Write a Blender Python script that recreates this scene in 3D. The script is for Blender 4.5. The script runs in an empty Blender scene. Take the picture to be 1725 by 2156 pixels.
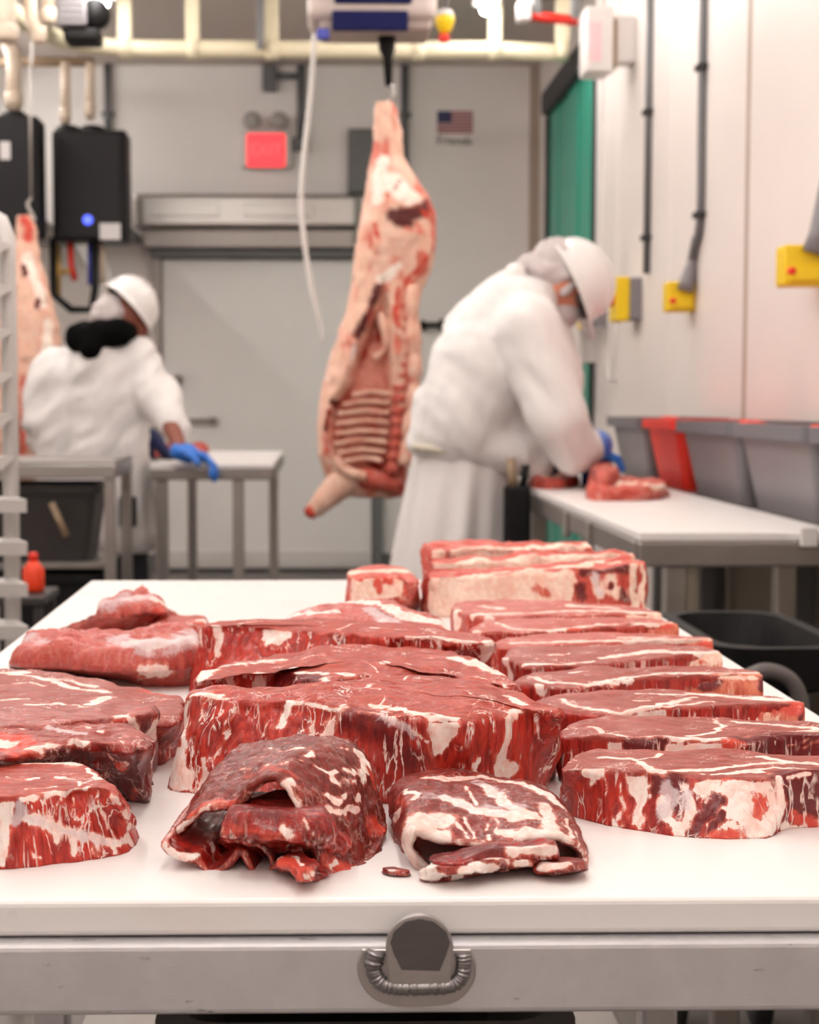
import bpy, bmesh, math, random
import numpy as np
from mathutils import Matrix, Vector, Euler
rnd = random.Random(7)
SC = bpy.context.scene
COL = SC.collection
PI = math.pi
# ------------------------------------------------------------------ camera
F_PX, CX, CY, CAM_H = 3400.0, 734.6, 1078.0, 1.12
YAW, PITCH = math.radians(1.0), math.atan(233 / 3400.0)
cam_data = bpy.data.cameras.new('camera')
cam = bpy.data.objects.new('camera', cam_data)
COL.objects.link(cam)
cam.location = (0, 0, CAM_H)
cam.rotation_euler = (PI / 2 - PITCH, 0, -YAW)
cam_data.sensor_fit = 'HORIZONTAL'
cam_data.sensor_width = 24.0
cam_data.lens = F_PX / 1725 * 24.0
cam_data.shift_x = (862.5 - CX) / 1725
cam_data.clip_start = 0.05
cam_data.dof.use_dof = True
cam_data.dof.focus_distance = 1.03
cam_data.dof.aperture_fstop = 10.0
SC.camera = cam
ROT = np.array(Euler(cam.rotation_euler).to_matrix())
CAMP = np.array((0, 0, CAM_H))
# ------------------------------------------------------------------ world, light, exposure
world = bpy.data.worlds.new('room_air')
SC.world = world
world.use_nodes = True
world.node_tree.nodes['Background'].inputs[0].default_value = (1, 0.97, 0.95, 1)
world.node_tree.nodes['Background'].inputs[1].default_value = 0.25
SC.view_settings.view_transform = 'Standard'
SC.view_settings.look = 'None'
SC.view_settings.gamma = 1.0
SC.view_settings.exposure = 0.0
SC.view_settings.use_curve_mapping = False
SC.cycles.use_light_tree = False
SC.cycles.max_bounces = 6
SC.cycles.diffuse_bounces = 4
SC.cycles.glossy_bounces = 3
SC.cycles.caustics_reflective = False
SC.cycles.caustics_refractive = False
LIGHT_ROWS = ((-1.08, (7.65, 6.05, 4.45, 2.85, 1.25, -0.35, -1.95)),  # last fixture, unseen behind the camera, added to fill front faces
              (0.84, (7.75, 6.15)),
              (0.12, (4.2, 2.6, 1.0, -0.6, -2.1)),  # last one here is likewise an added fill behind the camera
              (-2.1, (9.5, 7.9, 6.05, 2.85)))  # row added out of view to brighten the back wall
LIGHT_Z, TUBE_STRENGTH = 3.08, 47.0      # bare fluorescent tubes light the room (built with their fixtures below)

# ------------------------------------------------------------------ helpers
def lin(c):
    return tuple((v / 255 / 12.92) if v / 255 <= 0.04045 else ((v / 255 + 0.055) / 1.055) ** 2.4 for v in c)

def ray(u, v):
    return ROT @ np.array(((u - CX) / F_PX, (CY - v) / F_PX, -1.0))
def onz(u, v, z):
    d = ray(u, v); t = (z - CAM_H) / d[2]
    return CAMP + d * t
def ony(u, v, y):
    d = ray(u, v)
    return CAMP + d * (y / d[1])
def onx(u, v, x):
    d = ray(u, v)
    return CAMP + d * (x / d[0])
def project(P):
    q = (np.asarray(P) - CAMP) @ ROT
    return np.stack((CX - q[:, 0] / q[:, 2] * F_PX, CY + q[:, 1] / q[:, 2] * F_PX, -q[:, 2]), 1)

def thing(name, label, cat, loc=(0, 0, 0), group=None):
    o = bpy.data.objects.new(name, None)
    COL.objects.link(o)
    o.location = [float(v) for v in loc]
    o.empty_display_size = 0.05
    o['label'] = label; o['category'] = cat
    if group: o['group'] = group
    return o
def tag(o, label=None, cat=None, group=None, kind=None):
    if label: o['label'] = label
    if cat: o['category'] = cat
    if group: o['group'] = group
    if kind: o['kind'] = kind
    return o
def world_of(p):
    if p.parent is None: return p.matrix_basis.copy()
    return world_of(p.parent) @ p.matrix_parent_inverse @ p.matrix_basis
def put(name, me, mat, parent=None, smooth=True):
    o = bpy.data.objects.new(name, me)
    COL.objects.link(o)
    if mat is not None:
        me.materials.append(mat)
    if smooth:
        me.polygons.foreach_set('use_smooth', [True] * len(me.polygons))
    if parent is not None:
        o.parent = parent
        o.matrix_parent_inverse = world_of(parent).inverted()
    return o
def meshd(name, V, Fc):
    me = bpy.data.meshes.new(name)
    me.from_pydata([tuple(map(float, v)) for v in V], [], [tuple(map(int, f)) for f in Fc])
    me.update()
    return me
def bm_out(name, bm, mat, parent=None, smooth=False):
    me = bpy.data.meshes.new(name)
    bmesh.ops.recalc_face_normals(bm, faces=bm.faces[:])
    bm.to_mesh(me); bm.free()
    return put(name, me, mat, parent, smooth)
def bm_box(bm, lo, hi, bevel=0.0, seg=2, rot=None, taper=None):
    lo, hi = Vector(lo), Vector(hi)
    c = (lo + hi) / 2
    r = bmesh.ops.create_cube(bm, size=1.0)
    vs = r['verts']
    s = hi - lo
    for v in vs:
        v.co = Vector((v.co.x * s.x, v.co.y * s.y, v.co.z * s.z))
    es = list({e for v in vs for e in v.link_edges})
    if bevel > 0:
        rr = bmesh.ops.bevel(bm, geom=es + vs, offset=bevel, segments=seg, affect='EDGES', profile=0.5)
        vs = list({v for f in rr['faces'] for v in f.verts} | {v for v in vs if v.is_valid})
    for v in vs:
        p = v.co
        if taper:
            k = 1 + (taper - 1) * (p.z / max(s.z, 1e-6) + 0.5)
            p = Vector((p.x * k, p.y * k, p.z))
        if rot is not None:
            p = rot @ p
        v.co = p + c
def box(name, lo, hi, mat, parent=None, bevel=0.0, seg=2, rot=None, taper=None):
    bm = bmesh.new()
    bm_box(bm, lo, hi, bevel, seg, rot, taper)
    return bm_out(name, bm, mat, parent, smooth=False)
def catmull(pts, n):
    P = np.asarray(pts, float)
    P = np.vstack((2 * P[0] - P[1], P, 2 * P[-1] - P[-2]))
    m = len(P) - 3
    t = np.linspace(0, m - 1e-9, n)
    i = t.astype(int); f = (t - i)[:, None]
    a, b, c, d = P[i], P[i + 1], P[i + 2], P[i + 3]
    return 0.5 * (2 * b + (c - a) * f + (2 * a - 5 * b + 4 * c - d) * f ** 2 + (3 * b - a - 3 * c + d) * f ** 3)
def tube_geo(pts, r, seg=12, caps=True):
    P = np.asarray(pts, float); n = len(P)
    R = np.full(n, r, float) if np.isscalar(r) else np.asarray(r, float)
    T = np.gradient(P, axis=0)
    T /= np.linalg.norm(T, axis=1)[:, None] + 1e-12
    up = np.array((0, 0, 1.0)) if abs(T[0][2]) < 0.9 else np.array((1.0, 0, 0))
    V, Fc = [], []
    nrm = np.cross(T[0], up); nrm /= np.linalg.norm(nrm)
    for k in range(n):
        nrm = nrm - T[k] * np.dot(nrm, T[k]); nrm /= np.linalg.norm(nrm) + 1e-12
        b = np.cross(T[k], nrm)
        for s in range(seg):
            a = 2 * PI * s / seg
            V.append(P[k] + R[k] * (math.cos(a) * nrm + math.sin(a) * b))
    for k in range(n - 1):
        for s in range(seg):
            s2 = (s + 1) % seg
            Fc.append((k * seg + s, k * seg + s2, (k + 1) * seg + s2, (k + 1) * seg + s))
    if caps:
        Fc.append(tuple(range(seg))[::-1]); Fc.append(tuple((n - 1) * seg + s for s in range(seg)))
    return V, Fc
def tube(name, pts, r, mat, parent=None, seg=12):
    V, Fc = tube_geo(pts, r, seg)
    return put(name, meshd(name, V, Fc), mat, parent, True)
def lathe(name, prof, mat, parent=None, loc=(0, 0, 0), seg=24, axis='Z', smooth=True):
    V, Fc = [], []
    for r, h in prof:
        for s in range(seg):
            a = 2 * PI * s / seg
            p = (r * math.cos(a), r * math.sin(a), h)
            if axis == 'Y': p = (p[0], p[2], p[1])
            if axis == 'X': p = (p[2], p[0], p[1])
            V.append((p[0] + loc[0], p[1] + loc[1], p[2] + loc[2]))
    for k in range(len(prof) - 1):
        for s in range(seg):
            s2 = (s + 1) % seg
            Fc.append((k * seg + s, k * seg + s2, (k + 1) * seg + s2, (k + 1) * seg + s))
    Fc.append(tuple(range(seg))[::-1]); Fc.append(tuple((len(prof) - 1) * seg + s for s in range(seg)))
    me = meshd(name, V, Fc)
    bm = bmesh.new(); bm.from_mesh(me); bmesh.ops.recalc_face_normals(bm, faces=bm.faces[:]); bm.to_mesh(me); bm.free()
    return put(name, me, mat, parent, smooth)
# ------------------------------------------------------------------ noise
def _h(ix, iy, iz, seed):
    n = (ix * 374761393 + iy * 668265263 + iz * 2147483647 + seed * 974634777) & 0xFFFFFFFF
    n = ((n ^ (n >> 13)) * 1274126177) & 0xFFFFFFFF
    n = n ^ (n >> 16)
    return (n & 0xFFFF) / 32767.5 - 1.0
def vnoise(P, seed=0):
    P = np.asarray(P, float)
    I = np.floor(P).astype(np.int64); f = P - I
    f = f * f * f * (f * (f * 6 - 15) + 10)
    x, y, z = I[:, 0], I[:, 1], I[:, 2]
    out = 0
    for dx in (0, 1):
        wx = f[:, 0] if dx else 1 - f[:, 0]
        for dy in (0, 1):
            wy = f[:, 1] if dy else 1 - f[:, 1]
            for dz in (0, 1):
                wz = f[:, 2] if dz else 1 - f[:, 2]
                out = out + wx * wy * wz * _h(x + dx, y + dy, z + dz, seed)
    return out
def fbm(P, seed=0, oct=3, gain=0.5):
    P = np.asarray(P, float); o = 0; a = 1.0
    for k in range(oct):
        o = o + a * vnoise(P * (2.03 ** k) + 17.3 * k, seed + k * 31)
        a *= gain
    return o
# ------------------------------------------------------------------ node materials
class NT:
    def __init__(self, name):
        self.m = bpy.data.materials.new(name); self.m.use_nodes = True
        self.t = self.m.node_tree
        self.bsdf = self.t.nodes['Principled BSDF']
        self.tc = self.t.nodes.new('ShaderNodeTexCoord')
    def n(self, ty, **kw):
        o = self.t.nodes.new(ty)
        for k, v in kw.items(): setattr(o, k, v)
        return o
    def set(self, sock, v):
        if hasattr(v, 'is_linked') or hasattr(v, 'links'):
            self.t.links.new(v, sock)
        elif isinstance(v, (tuple, list)) and len(v) == 3 and sock.type == 'RGBA':
            sock.default_value = (*v, 1)
        else:
            sock.default_value = v
    def mapped(self, scale=(1, 1, 1), rot=(0, 0, 0), src=None, loc=(0, 0, 0)):
        o = self.n('ShaderNodeMapping')
        self.t.links.new(src or self.tc.outputs['Object'], o.inputs[0])
        o.inputs['Location'].default_value = loc
        o.inputs['Rotation'].default_value = rot
        o.inputs['Scale'].default_value = scale
        return o.outputs[0]
    def noise(self, vec, scale, detail=3, rough=0.5, dist=0.0, out='Fac'):
        o = self.n('ShaderNodeTexNoise')
        self.t.links.new(vec, o.inputs['Vector'])
        o.inputs['Scale'].default_value = scale; o.inputs['Detail'].default_value = detail
        o.inputs['Roughness'].default_value = rough; o.inputs['Distortion'].default_value = dist
        return o.outputs[out]
    def math(self, op, a, b=None, c=None, clamp=False):
        o = self.n('ShaderNodeMath', operation=op, use_clamp=clamp)
        self.set(o.inputs[0], a)
        if b is not None: self.set(o.inputs[1], b)
        if c is not None: self.set(o.inputs[2], c)
        return o.outputs[0]
    def mix(self, f, a, b, blend='MIX'):
        o = self.n('ShaderNodeMix', data_type='RGBA', blend_type=blend)
        self.set(o.inputs[0], f); self.set(o.inputs[6], a); self.set(o.inputs[7], b)
        return o.outputs[2]
    def step(self, v, lo, hi):
        o = self.n('ShaderNodeMapRange', interpolation_type='SMOOTHSTEP')
        self.set(o.inputs[0], v); o.inputs[1].default_value = lo; o.inputs[2].default_value = hi
        o.inputs[3].default_value = 0; o.inputs[4].default_value = 1
        return o.outputs[0]
    def attr(self, name):
        o = self.n('ShaderNodeAttribute', attribute_name=name)
        return o.outputs['Fac']
    def bump(self, h, strength=0.3, dist=0.001):
        o = self.n('ShaderNodeBump')
        self.t.links.new(h, o.inputs['Height'])
        o.inputs['Strength'].default_value = strength; o.inputs['Distance'].default_value = dist
        self.t.links.new(o.outputs[0], self.bsdf.inputs['Normal'])
    def out(self, **kw):
        for k, v in kw.items():
            self.set(self.bsdf.inputs[k.replace('_', ' ')], v)
        return self.m
def simple(name, rgb, rough=0.5, metal=0.0, var=0.06, scale=30.0, bump=0.0, spec=0.5, stretch=(1, 1, 1), coat=0.0):
    nt = NT(name)
    c = lin(rgb)
    v = nt.mapped(stretch)
    nz = nt.noise(v, scale, 4, 0.6)
    a = tuple(max(0, x * (1 - var)) for x in c); b = tuple(min(1, x * (1 + var)) for x in c)
    nt.out(Base_Color=nt.mix(nz, a, b), Metallic=metal, Specular_IOR_Level=spec, Coat_Weight=coat,
           Roughness=nt.math('MULTIPLY_ADD', nz, 0.12, rough - 0.06))
    if bump > 0:
        nt.bump(nt.noise(v, scale * 3, 3), bump, 0.002)
    return nt.m
# ------------------------------------------------------------------ materials of the place
M_WALL = simple('wall_panel_white', (232, 224, 219), 0.42, var=0.03, scale=6, bump=0.05)
M_WALLB = simple('back_wall_panel_grey', (246, 241, 238), 0.45, var=0.03, scale=5, bump=0.05)
M_CEIL = simple('ceiling_panel', (214, 202, 194), 0.6, var=0.04, scale=5)
M_FLOOR = simple('floor_sealed_concrete', (112, 106, 102), 0.4, var=0.18, scale=9, bump=0.1)
M_TRIM = simple('trim_beige', (176, 160, 146), 0.5)
M_DOOR = simple('door_skin', (248, 244, 242), 0.4, var=0.03, scale=4)
M_STEEL = simple('stainless_steel', (178, 174, 170), 0.32, 1.0, var=0.12, scale=40, stretch=(1, 1, 12))
M_STEELD = simple('dull_steel', (150, 144, 140), 0.42, 1.0, var=0.15, scale=30)
M_GREYP = simple('grey_paint', (112, 112, 112), 0.5)
M_CONDUIT = simple('grey_conduit', (104, 104, 106), 0.45)
M_BLACK = simple('black_plastic', (14, 13, 14), 0.55, var=0.15, spec=.25)
M_BLACKC = simple('black_enamel', (22, 20, 23), 0.5, var=0.1, spec=.3)
M_RUBBER = simple('dark_rubber', (44, 43, 44), 0.6)
M_WHITEP = simple('white_plastic', (226, 221, 218), 0.4)
M_WHITEM = simple('white_enamel', (222, 217, 214), 0.35, var=0.05)
M_CREAM = simple('cream_galvanised_rail', (228, 218, 188), 0.42, var=0.08)
M_YELLOW = simple('yellow_plastic', (235, 198, 10), 0.4)
M_RED = simple('red_plastic', (226, 42, 26), 0.42)
M_REDB = simple('red_tote_plastic', (236, 52, 34), 0.5, var=0.08, scale=12)
M_GREYB = simple('grey_tote_plastic', (128, 124, 127), 0.42, var=0.08, scale=12)
M_GREEN = simple('green_strip_vinyl', (16, 150, 126), 0.35, var=0.08, scale=4, stretch=(1, 3, 0.3))
M_BLUE = simple('dark_blue_panel', (8, 14, 70), 0.55, spec=.2)
M_BLUEL = simple('blue_plastic', (60, 70, 170), 0.4)
M_PVC = simple('cream_pipe', (214, 196, 176), 0.45)
M_BRASS = simple('brass_fitting', (196, 160, 90), 0.35, 0.7)
M_PAPER = simple('paper_label', (226, 222, 222), 0.7)
M_TAN = simple('tan_plastic', (150, 128, 104), 0.5)
M_ALU = simple('rack_aluminium', (222, 218, 215), 0.45, 0.1, var=0.05)
M_DKGREY = simple('dark_grey_plastic', (52, 48, 47), 0.5, var=0.2)
M_ORANGE = simple('orange_plastic', (232, 62, 20), 0.45)

def glow(name, rgb, strength):
    nt = NT(name)
    nz = nt.noise(nt.mapped(), 20, 2)
    c = lin(rgb)
    nt.out(Base_Color=c, Emission_Color=nt.mix(nz, c, tuple(x * 0.94 for x in c)), Emission_Strength=strength)
    return nt.m
M_TUBE = glow('lit_tube', (255, 250, 245), TUBE_STRENGTH)
M_TUBE.cycles.emission_sampling = 'FRONT'
M_EXITL = glow('lit_exit_face', (250, 70, 78), 1.0)
M_LED = glow('blue_display', (90, 110, 255), 1.6)

# ------------------------------------------------------------------ room shell
XL, XR, YN, YB, ZC = -3.3, 1.42, -2.9, 10.6, 3.28
tag(box('floor', (XL - .1, YN - .1, -0.1), (XR + .1, YB + .1, 0), M_FLOOR), kind='structure')
tag(box('ceiling', (XL - .1, YN - .1, ZC), (XR + .1, YB + .1, ZC + .1), M_CEIL), kind='structure')
tag(box('wall_back', (XL - .1, YB, 0), (XR + .1, YB + .1, ZC), M_WALLB), kind='structure')
tag(box('wall_left', (XL - .1, YN, 0), (XL, YB, ZC), M_WALL), kind='structure')
tag(box('wall_near', (XL - .1, YN - .1, 0), (XR + .1, YN, ZC), M_WALL), kind='structure')
wall_r = tag(box('wall_right', (XR, YN, 0), (XR + .1, YB, ZC), M_WALL), kind='structure')
def wy(u):                       # depth at which the right wall shows at image column u (seam spacing only)
    return XR * F_PX / (u - 675)
seams = [wy(1573), wy(1410), 7.75, 8.3]
edges = [YN, 0.5, 1.72, 2.94, 4.15] + seams
for a, b in zip(edges[:-1], edges[1:]):
    box('wall_panel', (XR - 0.006, a + .004, 0.1), (XR + 0.01, b - .004, ZC - .02), M_WALL, wall_r, 0.002, 1)
for y in edges[1:-1]:
    box('seam_strip', (XR - 0.011, y - .017, 0.1), (XR, y + .017, ZC - .02), M_TRIM if y == seams[0] else M_WALL, wall_r, 0.003, 1)
box('panel_rail', (XR - 0.03, 8.12, 0.1), (XR, 8.22, ZC - .1), M_WHITEP, wall_r, 0.004, 1)
box('shade_panel', (XR - .012, YN + .01, .1), (XR - .0055, 6.5, .8), simple('khaki_wall_shade', (140, 128, 108), .55), wall_r, .002, 1)  # added panel: shade under the tables put into a khaki wall colour
box('baseboard', (XR - .014, YN, 0), (XR, 8.3, .1), M_GREYP, wall_r)
p = ony(1125, 500, YB)
tag(box('trim_1', (p[0] - .035, YB - .02, 0.0), (p[0] + .035, YB, ZC), M_TRIM, None, .004, 1), kind='structure')
tag(box('baseboard_back', (XL, YB - .016, 0), (XR, YB, .12), M_GREYP), kind='structure')

# back door: leaf, frame, kick strip, hardware
def bw(u, v):                    # point on the back wall
    return ony(u, v, YB)
dx0, dx1 = bw(338, 0)[0], bw(783, 0)[0]
dz1 = bw(500, 548)[2]
door = tag(box('door_1', (dx0, YB - .05, .03), (dx1, YB - .005, dz1), M_DOOR, None, .006), kind='structure')
fr = M_STEELD
box('door_frame', (dx0 - .06, YB - .07, 0), (dx0 - .004, YB - .002, dz1 + .06), fr, door, .004, 1)
box('door_frame', (dx1 + .004, YB - .07, 0), (dx1 + .07, YB - .002, dz1 + .06), M_GREYP, door, .004, 1)
box('door_frame', (dx0 - .06, YB - .07, dz1 + .004), (dx1 + .06, YB - .002, dz1 + .07), M_GREYP, door, .004, 1)
box('kick_plate', (dx0 + .02, YB - .058, .05), (dx1 - .02, YB - .049, .14), M_WHITEP, door, .003, 1)
p = bw(376, 800)
lathe('door_knob', [(.03, 0), (.034, -.02), (.02, -.03), (.022, -.05), (.034, -.06), (.03, -.08), (.01, -.085)], M_STEELD, door, (p[0], YB - .05, p[2]), 16, 'Y')
# stainless air curtain over the door
a = bw(287, 418); b = bw(752, 496)
ac = thing('air_curtain', 'long stainless steel air curtain mounted above the back door', 'air curtain', ((a[0] + b[0]) / 2, YB - .12, b[2]))
box('housing', (a[0], YB - .26, b[2] + .02), (b[0], YB - .002, a[2]), M_STEEL, ac, .03, 3)
box('intake_grille', (a[0] + .12, YB - .268, b[2] + .09), (a[0] + .55, YB - .255, a[2] - .06), M_STEEL, ac, .004, 1)
box('intake_grille', (a[0] + .72, YB - .268, b[2] + .09), (a[0] + 1.15, YB - .255, a[2] - .06), M_STEEL, ac, .004, 1)
box('outlet_lip', (a[0] + .06, YB - .2, b[2] - .1), (b[0] - .02, YB - .002, b[2] + .02), M_STEELD, ac, .01, 2)
box('outlet_lip', (a[0] + .1, YB - .14, b[2] - .15), (b[0] - .02, YB - .002, b[2] - .1), M_GREYP, ac, .006, 1)

# exit sign with two lamp heads
M_LAMPH = simple('lamp_head_grey', (168, 164, 160), .4)
c = bw(561, 320)
ex = thing('exit_sign', 'white emergency exit unit with glowing red face on the back wall', 'exit sign', (c[0], YB, c[2] - .12))
box('housing', (c[0] - .165, YB - .07, c[2] - .11), (c[0] + .165, YB - .002, c[2] + .12), M_WHITEP, ex, .02, 3)
box('lit_face', (c[0] - .122, YB - .078, c[2] - .105), (c[0] + .122, YB - .069, c[2] + .105), M_EXITL, ex, .012, 2)
def text_part(name, txt, size, loc, mat, parent, rot=(PI / 2, 0, 0), ext=0.002):
    cu = bpy.data.curves.new(name, 'FONT'); cu.body = txt; cu.size = size; cu.extrude = ext
    cu.align_x = 'CENTER'; cu.align_y = 'CENTER'
    tmp = bpy.data.objects.new(name, cu); COL.objects.link(tmp)
    me = bpy.data.meshes.new_from_object(tmp.evaluated_get(bpy.context.evaluated_depsgraph_get()))
    bpy.data.objects.remove(tmp)
    me.transform(Matrix.Translation(loc) @ Euler(rot).to_matrix().to_4x4())
    me.materials.clear()
    return put(name, me, mat, parent, False)
text_part('lettering', 'EXIT', .105, (c[0], YB - .08, c[2]), glow('exit_letters', (255, 96, 100), 1.0), ex)
for s in (-1, 1):
    lathe('lamp_head', [(.02, .0), (.05, -.03), (.058, -.06), (.05, -.075)], M_LAMPH, ex, (c[0] + s * .085, YB - .03, c[2] + .185), 20, 'Y')

# conduits and boxes on the back wall
cn = thing('wall_conduit', 'grey conduit dropping to the exit sign with a side branch', 'conduit', (bw(634, 0)[0], YB, bw(634, 310)[2]))
x = bw(634, 0)[0]
tube('pipe', [(x, YB - .03, ZC), (x, YB - .03, bw(634, 312)[2])], .027, M_CONDUIT, cn)
q = bw(570, 162)
tube('pipe', [(x, YB - .03, q[2]), (q[0], YB - .03, q[2])], .022, M_CONDUIT, cn)
box('junction_box', (q[0] - .05, YB - .08, q[2] - .1), (q[0] + .04, YB - .004, q[2] + .06), M_CONDUIT, cn, .006, 1)
box('elbow', (x - .05, YB - .07, bw(0, 318)[2]), (x + .03, YB - .01, bw(0, 292)[2]), M_CONDUIT, cn, .008, 1)
for u, lab in ((226, 'thin grey conduit on the back wall right of the black heater'), (852, 'grey conduit running up the back wall behind the hanging carcass')):
    x = bw(u, 0)[0]
    o = thing('wall_conduit', lab, 'conduit', (x, YB, 1.2))
    tube('pipe', [(x, YB - .03, ZC), (x, YB - .03, bw(u, 430)[2] if u > 500 else bw(u, 300)[2])], .024, M_CONDUIT, o)
    box('pipe_clamp', (x - .04, YB - .04, 2.95), (x + .04, YB - .004, 2.98), M_CONDUIT, o, .003, 1)
a = bw(732, 277); b = bw(800, 412)
eb = thing('electrical_panel', 'tall grey electrical box on the back wall behind the carcass leg', 'electrical box', (a[0], YB, b[2]))
box('cabinet', (a[0], YB - .12, b[2]), (b[0], YB - .002, a[2]), M_GREYP, eb, .006, 1)
box('cabinet_door', (a[0] + .012, YB - .13, b[2] + .015), (b[0] - .012, YB - .119, a[2] - .015), M_GREYP, eb, .004, 1)
# flag sticker
a = bw(921, 234); b = bw(996, 281)
fl = thing('flag_poster', 'small striped flag sticker with a grey word beneath on the back wall', 'flag', ((a[0] + b[0]) / 2, YB, b[2] - .09))
M_FR = simple('flag_red', (166, 78, 88), .6); M_FW = simple('flag_white', (196, 178, 180), .6); M_FB = simple('flag_blue', (62, 60, 98), .6)
h = (a[2] - b[2]) / 13
for i in range(13):
    box('stripe', (a[0], YB - .006, a[2] - (i + 1) * h), (b[0], YB - .002, a[2] - i * h), M_FR if i % 2 == 0 else M_FW, fl)
ca = box('canton', (a[0], YB - .008, a[2] - 7 * h), (a[0] + (b[0] - a[0]) * .4, YB - .005, a[2]), M_FB, fl)
q = bw(957, 297)
text_part('lettering', 'Friends', .078, (q[0], YB - .004, q[2]), M_GREYP, fl)
# dark latch hardware on the back wall
p = bw(905, 686)
la = thing('wall_latch', 'small black latch fitting on the back wall beside the carcass', 'latch', (p[0], YB, p[2]))
lathe('knob', [(.03, 0), (.034, -.05), (.024, -.07)], M_BLACK, la, (p[0] - .05, YB - .003, p[2]), 14, 'Y')
box('lever', (p[0] - .04, YB - .07, p[2] - .012), (p[0] + .085, YB - .045, p[2] + .02), M_BLACK, la, .006, 1)
box('keeper', (p[0] + .06, YB - .05, p[2] - .03), (p[0] + .1, YB - .002, p[2] + .04), M_BLACK, la, .006, 1)

# ------------------------------------------------------------------ meat rail with hangers, lights, hoist
RZ, RY = 2.93, 8.45
def rx(u): return (u - 675) * RY / F_PX
rail = thing('meat_rail', 'cream overhead meat rail curving toward the left below the ceiling', 'meat rail', (0, RY, RZ))
path = [(rx(1182), RY, RZ - .02)] + [(x, RY, RZ - .005) for x in np.linspace(.9, rx(300), 8)]
path += [(rx(220), RY - .04, RZ), (rx(150), RY - .2, RZ), (rx(112), RY - .5, RZ), (rx(90), RY - .95, RZ), (rx(70), RY - 1.6, RZ), (rx(50), RY - 2.6, RZ)]
tube('rail_pipe', catmull(path, 60), .045, M_CREAM, rail, 14)
for u in (272, 412, 575, 880, 1037, 1178):
    x = rx(u)
    h = box('hanger_post', (x - .036, RY - .03, RZ + .03), (x + .036, RY + .03, ZC - .012), M_CREAM, rail, .006, 1)
    box('top_plate', (x - .06, RY - .06, ZC - .012), (x + .06, RY + .06, ZC - .001), M_BRASS, h, .002, 1)
    lathe('saddle', [(.05, -.03), (.056, -.028), (.056, .028), (.05, .03)], M_CREAM, h, (x, RY, RZ - .004), 16, 'X')
    if u == 575:
        box('brace', (x - .075, RY - .1, RZ - .02), (x - .04, RY - .06, ZC - .01), M_GREYP, h, .004, 1)
for lx, ys in LIGHT_ROWS:
    for k, ly in enumerate(ys):
        row = {-1.08: 'middle-left', .84: 'right-hand', .12: 'partly added middle near', -2.1: 'added unseen left-hand'}[lx]
        nth = ('farthest', 'second', 'third', 'fourth', 'fifth', 'sixth', 'added nearest')[k]
        t = thing('tube_lamp', 'lit fluorescent tube fixture, %s of the %s ceiling row' % (nth, row), 'ceiling light', (lx, ly, LIGHT_Z), 'ceiling tube lights')
        box('housing', (lx - .07, ly - .62, LIGHT_Z + .045), (lx + .07, ly + .62, LIGHT_Z + .1), M_WHITEM, t, .01, 2)
        tube('lit_tube', [(lx, ly - .6, LIGHT_Z + .025), (lx, ly - .595, LIGHT_Z + .025), (lx, ly + .595, LIGHT_Z + .025), (lx, ly + .6, LIGHT_Z + .025)], [.015, .028, .028, .015], M_TUBE, t, 8)
        for s in (-.4, .4):
            tube('drop_rod', [(lx, ly + s, LIGHT_Z + .09), (lx, ly + s, ZC)], .006, M_STEELD, t, 6)
# hoist over the carcass
HY = 6.5
def hw(u, v, d=HY): return ony(u, v, d)
a, b = hw(648, 0), hw(915, 76)
ho = thing('hoist', 'pale hoist housing with two dark blue panels below the ceiling', 'hoist', ((a[0] + b[0]) / 2, HY, b[2]))
box('housing', (a[0], HY - .16, b[2] + .03), (b[0], HY + .16, b[2] + .5), simple('hoist_beige', (200, 186, 178), .45), ho, .04, 3)
box('housing_foot', (hw(675, 0)[0], HY - .13, b[2] - .005), (hw(905, 0)[0], HY + .13, b[2] + .04), simple('hoist_beige_dark', (176, 160, 150), .5), ho, .015, 2)
for v0, v1, u0, u1 in ((22, 66, 699, 860), (-40, 8, 704, 868)):
    p0, p1 = hw(u0, v0, HY - .165), hw(u1, v1, HY - .165)
    box('blue_panel', (p0[0], HY - .175, p1[2]), (p1[0], HY - .155, p0[2]), M_BLUE, ho, .008, 2)
p = hw(680, 74, HY - .14)
box('switch', (p[0] - .025, HY - .17, p[2] - .02), (p[0] + .025, HY - .13, p[2] + .02), M_BLUEL, ho, .006, 1)
box('mount_beam', (-.09 - .1, HY - .05, b[2] + .5), (.19 + .1, HY + .05, ZC), M_GREYP, ho, .01, 1)
rx0 = hw(817, 0)[0]
tube('hoist_rod', [(rx0 - .005, HY, b[2] + .01), (rx0 - .003, HY, hw(0, 100)[2]), (rx0, HY, hw(0, 118)[2]), (rx0 + .003, HY, hw(0, 178)[2])], [.036, .034, .021, .014], M_BLACK, ho, 14)
hz = hw(0, 180)[2]
hk = [(rx0 + .004, HY, hz + .015), (rx0 + .02, HY, hz - .005), (rx0 + .024, HY, hz - .03), (rx0 + .008, HY, hz - .05), (rx0 - .006, HY, hz - .07), (rx0 - .012, HY, hz - .105), (rx0 + .004, HY, hz - .12), (rx0 + .014, HY, hz - .1)]
ho_hook = tube('carcass_hook', catmull(hk, 30), .008, M_STEEL, None, 8)
tag(ho_hook, 'bright steel hook between the black hoist rod and the carcass shank', 'hook')
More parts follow.
